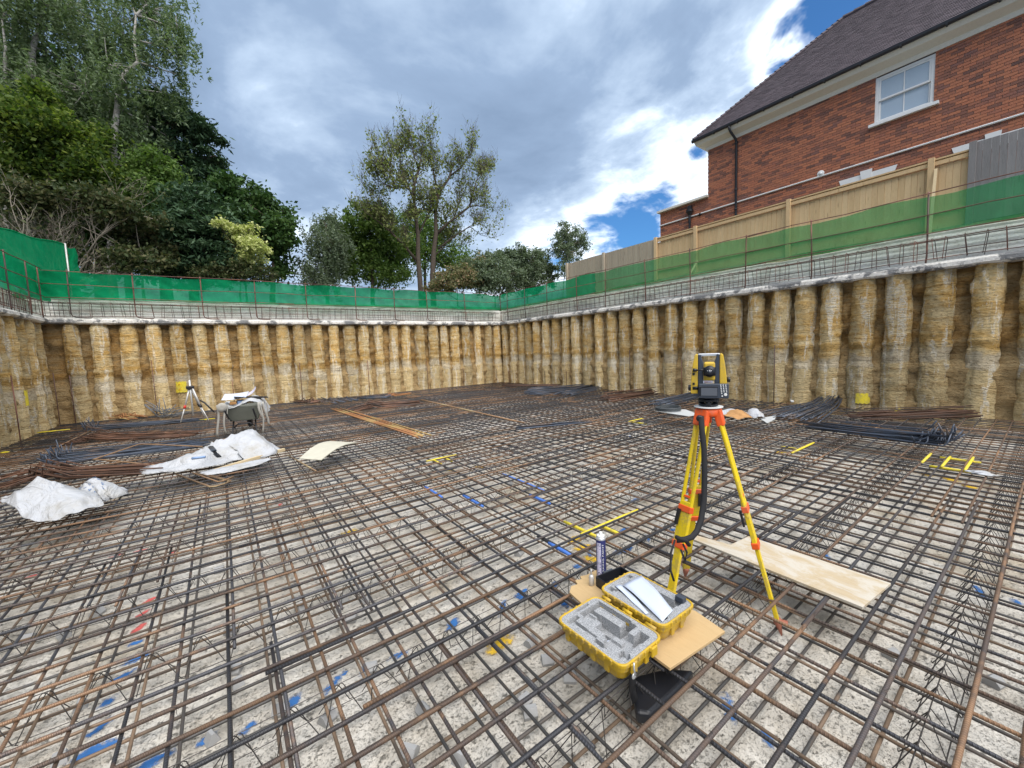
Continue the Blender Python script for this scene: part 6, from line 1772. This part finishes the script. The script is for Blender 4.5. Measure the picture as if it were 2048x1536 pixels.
for k, (pp, r) in enumerate(stems):
    dy = 0 if k < 2 else rd.uniform(-1.2, 1.2); n = len(pp)
    P = [pl(p[0], p[1], 1, 21.5 + dy * min(1, i / 3)) for i, p in enumerate(pp)]; P = [p for p in P]
    if k < 2: P[0].z = 3.55
    mb.tube([p - cb for p in P], [r * (1 - .72 * i / (n - 1)) for i in range(n)], 8)
    for i in range(max(1, n // 2 if k < 2 else 1), n):
        for _ in range(3 if k > 1 else 2):
            d = (P[i] - P[i - 1]).normalized() + Vector((rd.uniform(-.8, .8), rd.uniform(-.8, .8), rd.uniform(-.1, .8))); grow(P[i].lerp(P[i - 1], rd.random() * .5), d.normalized(), rd.uniform(.5, 1.0), .015, 2)
mb.obj('trunk', M['bark'], ct, True); bl.obj('branches', M['bark'], ct, True)
C = np.array(L_) - np.array(cb); leaf_obj('crown', C, .075 * (.6 + .7 * rg.random(len(C))), M['lf_cherry'], ct, rg, .2, .6)

# dead-branched rhododendron at the left
sh = thing('bare_shrub', 'sprawling shrub of bare grey branches behind the left-hand netting', 'shrub', (pl(110, 540, 1, 19).x, 19, 3.62)); sb = sh.location
rd = random.Random(12); mb = MB(); L_ = []


def sprawl(p, d, L, r, lv):
    pts = [p]; q = p; n = 5
    for i in range(n):
        d = (d + Vector((rd.uniform(-.28, .28), rd.uniform(-.25, .25), rd.uniform(-.10, .16)))).normalized(); q = q + d * L / n; pts.append(q)
    mb.tube([x - sb for x in pts], [r * (1 - .6 * i / n) for i in range(n + 1)], 5, False)
    if lv > 0:
        for x in pts[2:]:
            if rd.random() < .85: sprawl(x, (d + Vector((rd.uniform(-.7, .7), rd.uniform(-.5, .5), rd.uniform(-.2, .5)))).normalized(), L * rd.uniform(.45, .75), r * .55, lv - 1)
    elif rd.random() < .75:
        for x in pts[2:]:
            k = 5 if x.z > pl(150, 430, 1, 19).z else 1
            for _ in range(k): L_.append((x.x + rd.gauss(0, .12), x.y + rd.gauss(0, .12), x.z + rd.gauss(0, .1)))


for (bxp, byp) in ((30, 545), (62, 545), (120, 545), (135, 540), (150, 550), (100, 548)):
    b0 = pl(bxp, byp, 1, 19 + rd.uniform(-.3, .6)); b0.z = 3.55
    for _ in range(3):
        sprawl(b0, Vector((rd.uniform(-.7, 1.0), rd.uniform(-.3, .5), rd.uniform(.5, 1.3))).normalized(), rd.uniform(1.6, 2.6), .045, 3)
mb.obj('branches', M['bark_grey'], sh, True)
rg = np.random.default_rng(13); C = np.array(L_) - np.array(sb); leaf_obj('foliage', C, .06 * (.6 + .7 * rg.random(len(C))), M['lf_brown'], sh, rg, .2, .5)
tree('rhododendron', 'brown-green rhododendron with drooping leaves, right of the bare shrub', 'shrub', 19.4, [(285, 570), (285, 520)], [(270, 430, 44, 26), (285, 480, 40, 36), (250, 460, 34, 30), (275, 525, 52, 30), (320, 500, 24, 34), (200, 405, 60, 20), (110, 395, 60, 20), (35, 400, 50, 26)], M['lf_brown'], M['bark_grey'], .075, 210, 55, 'round', 49, .06, cr=.28)
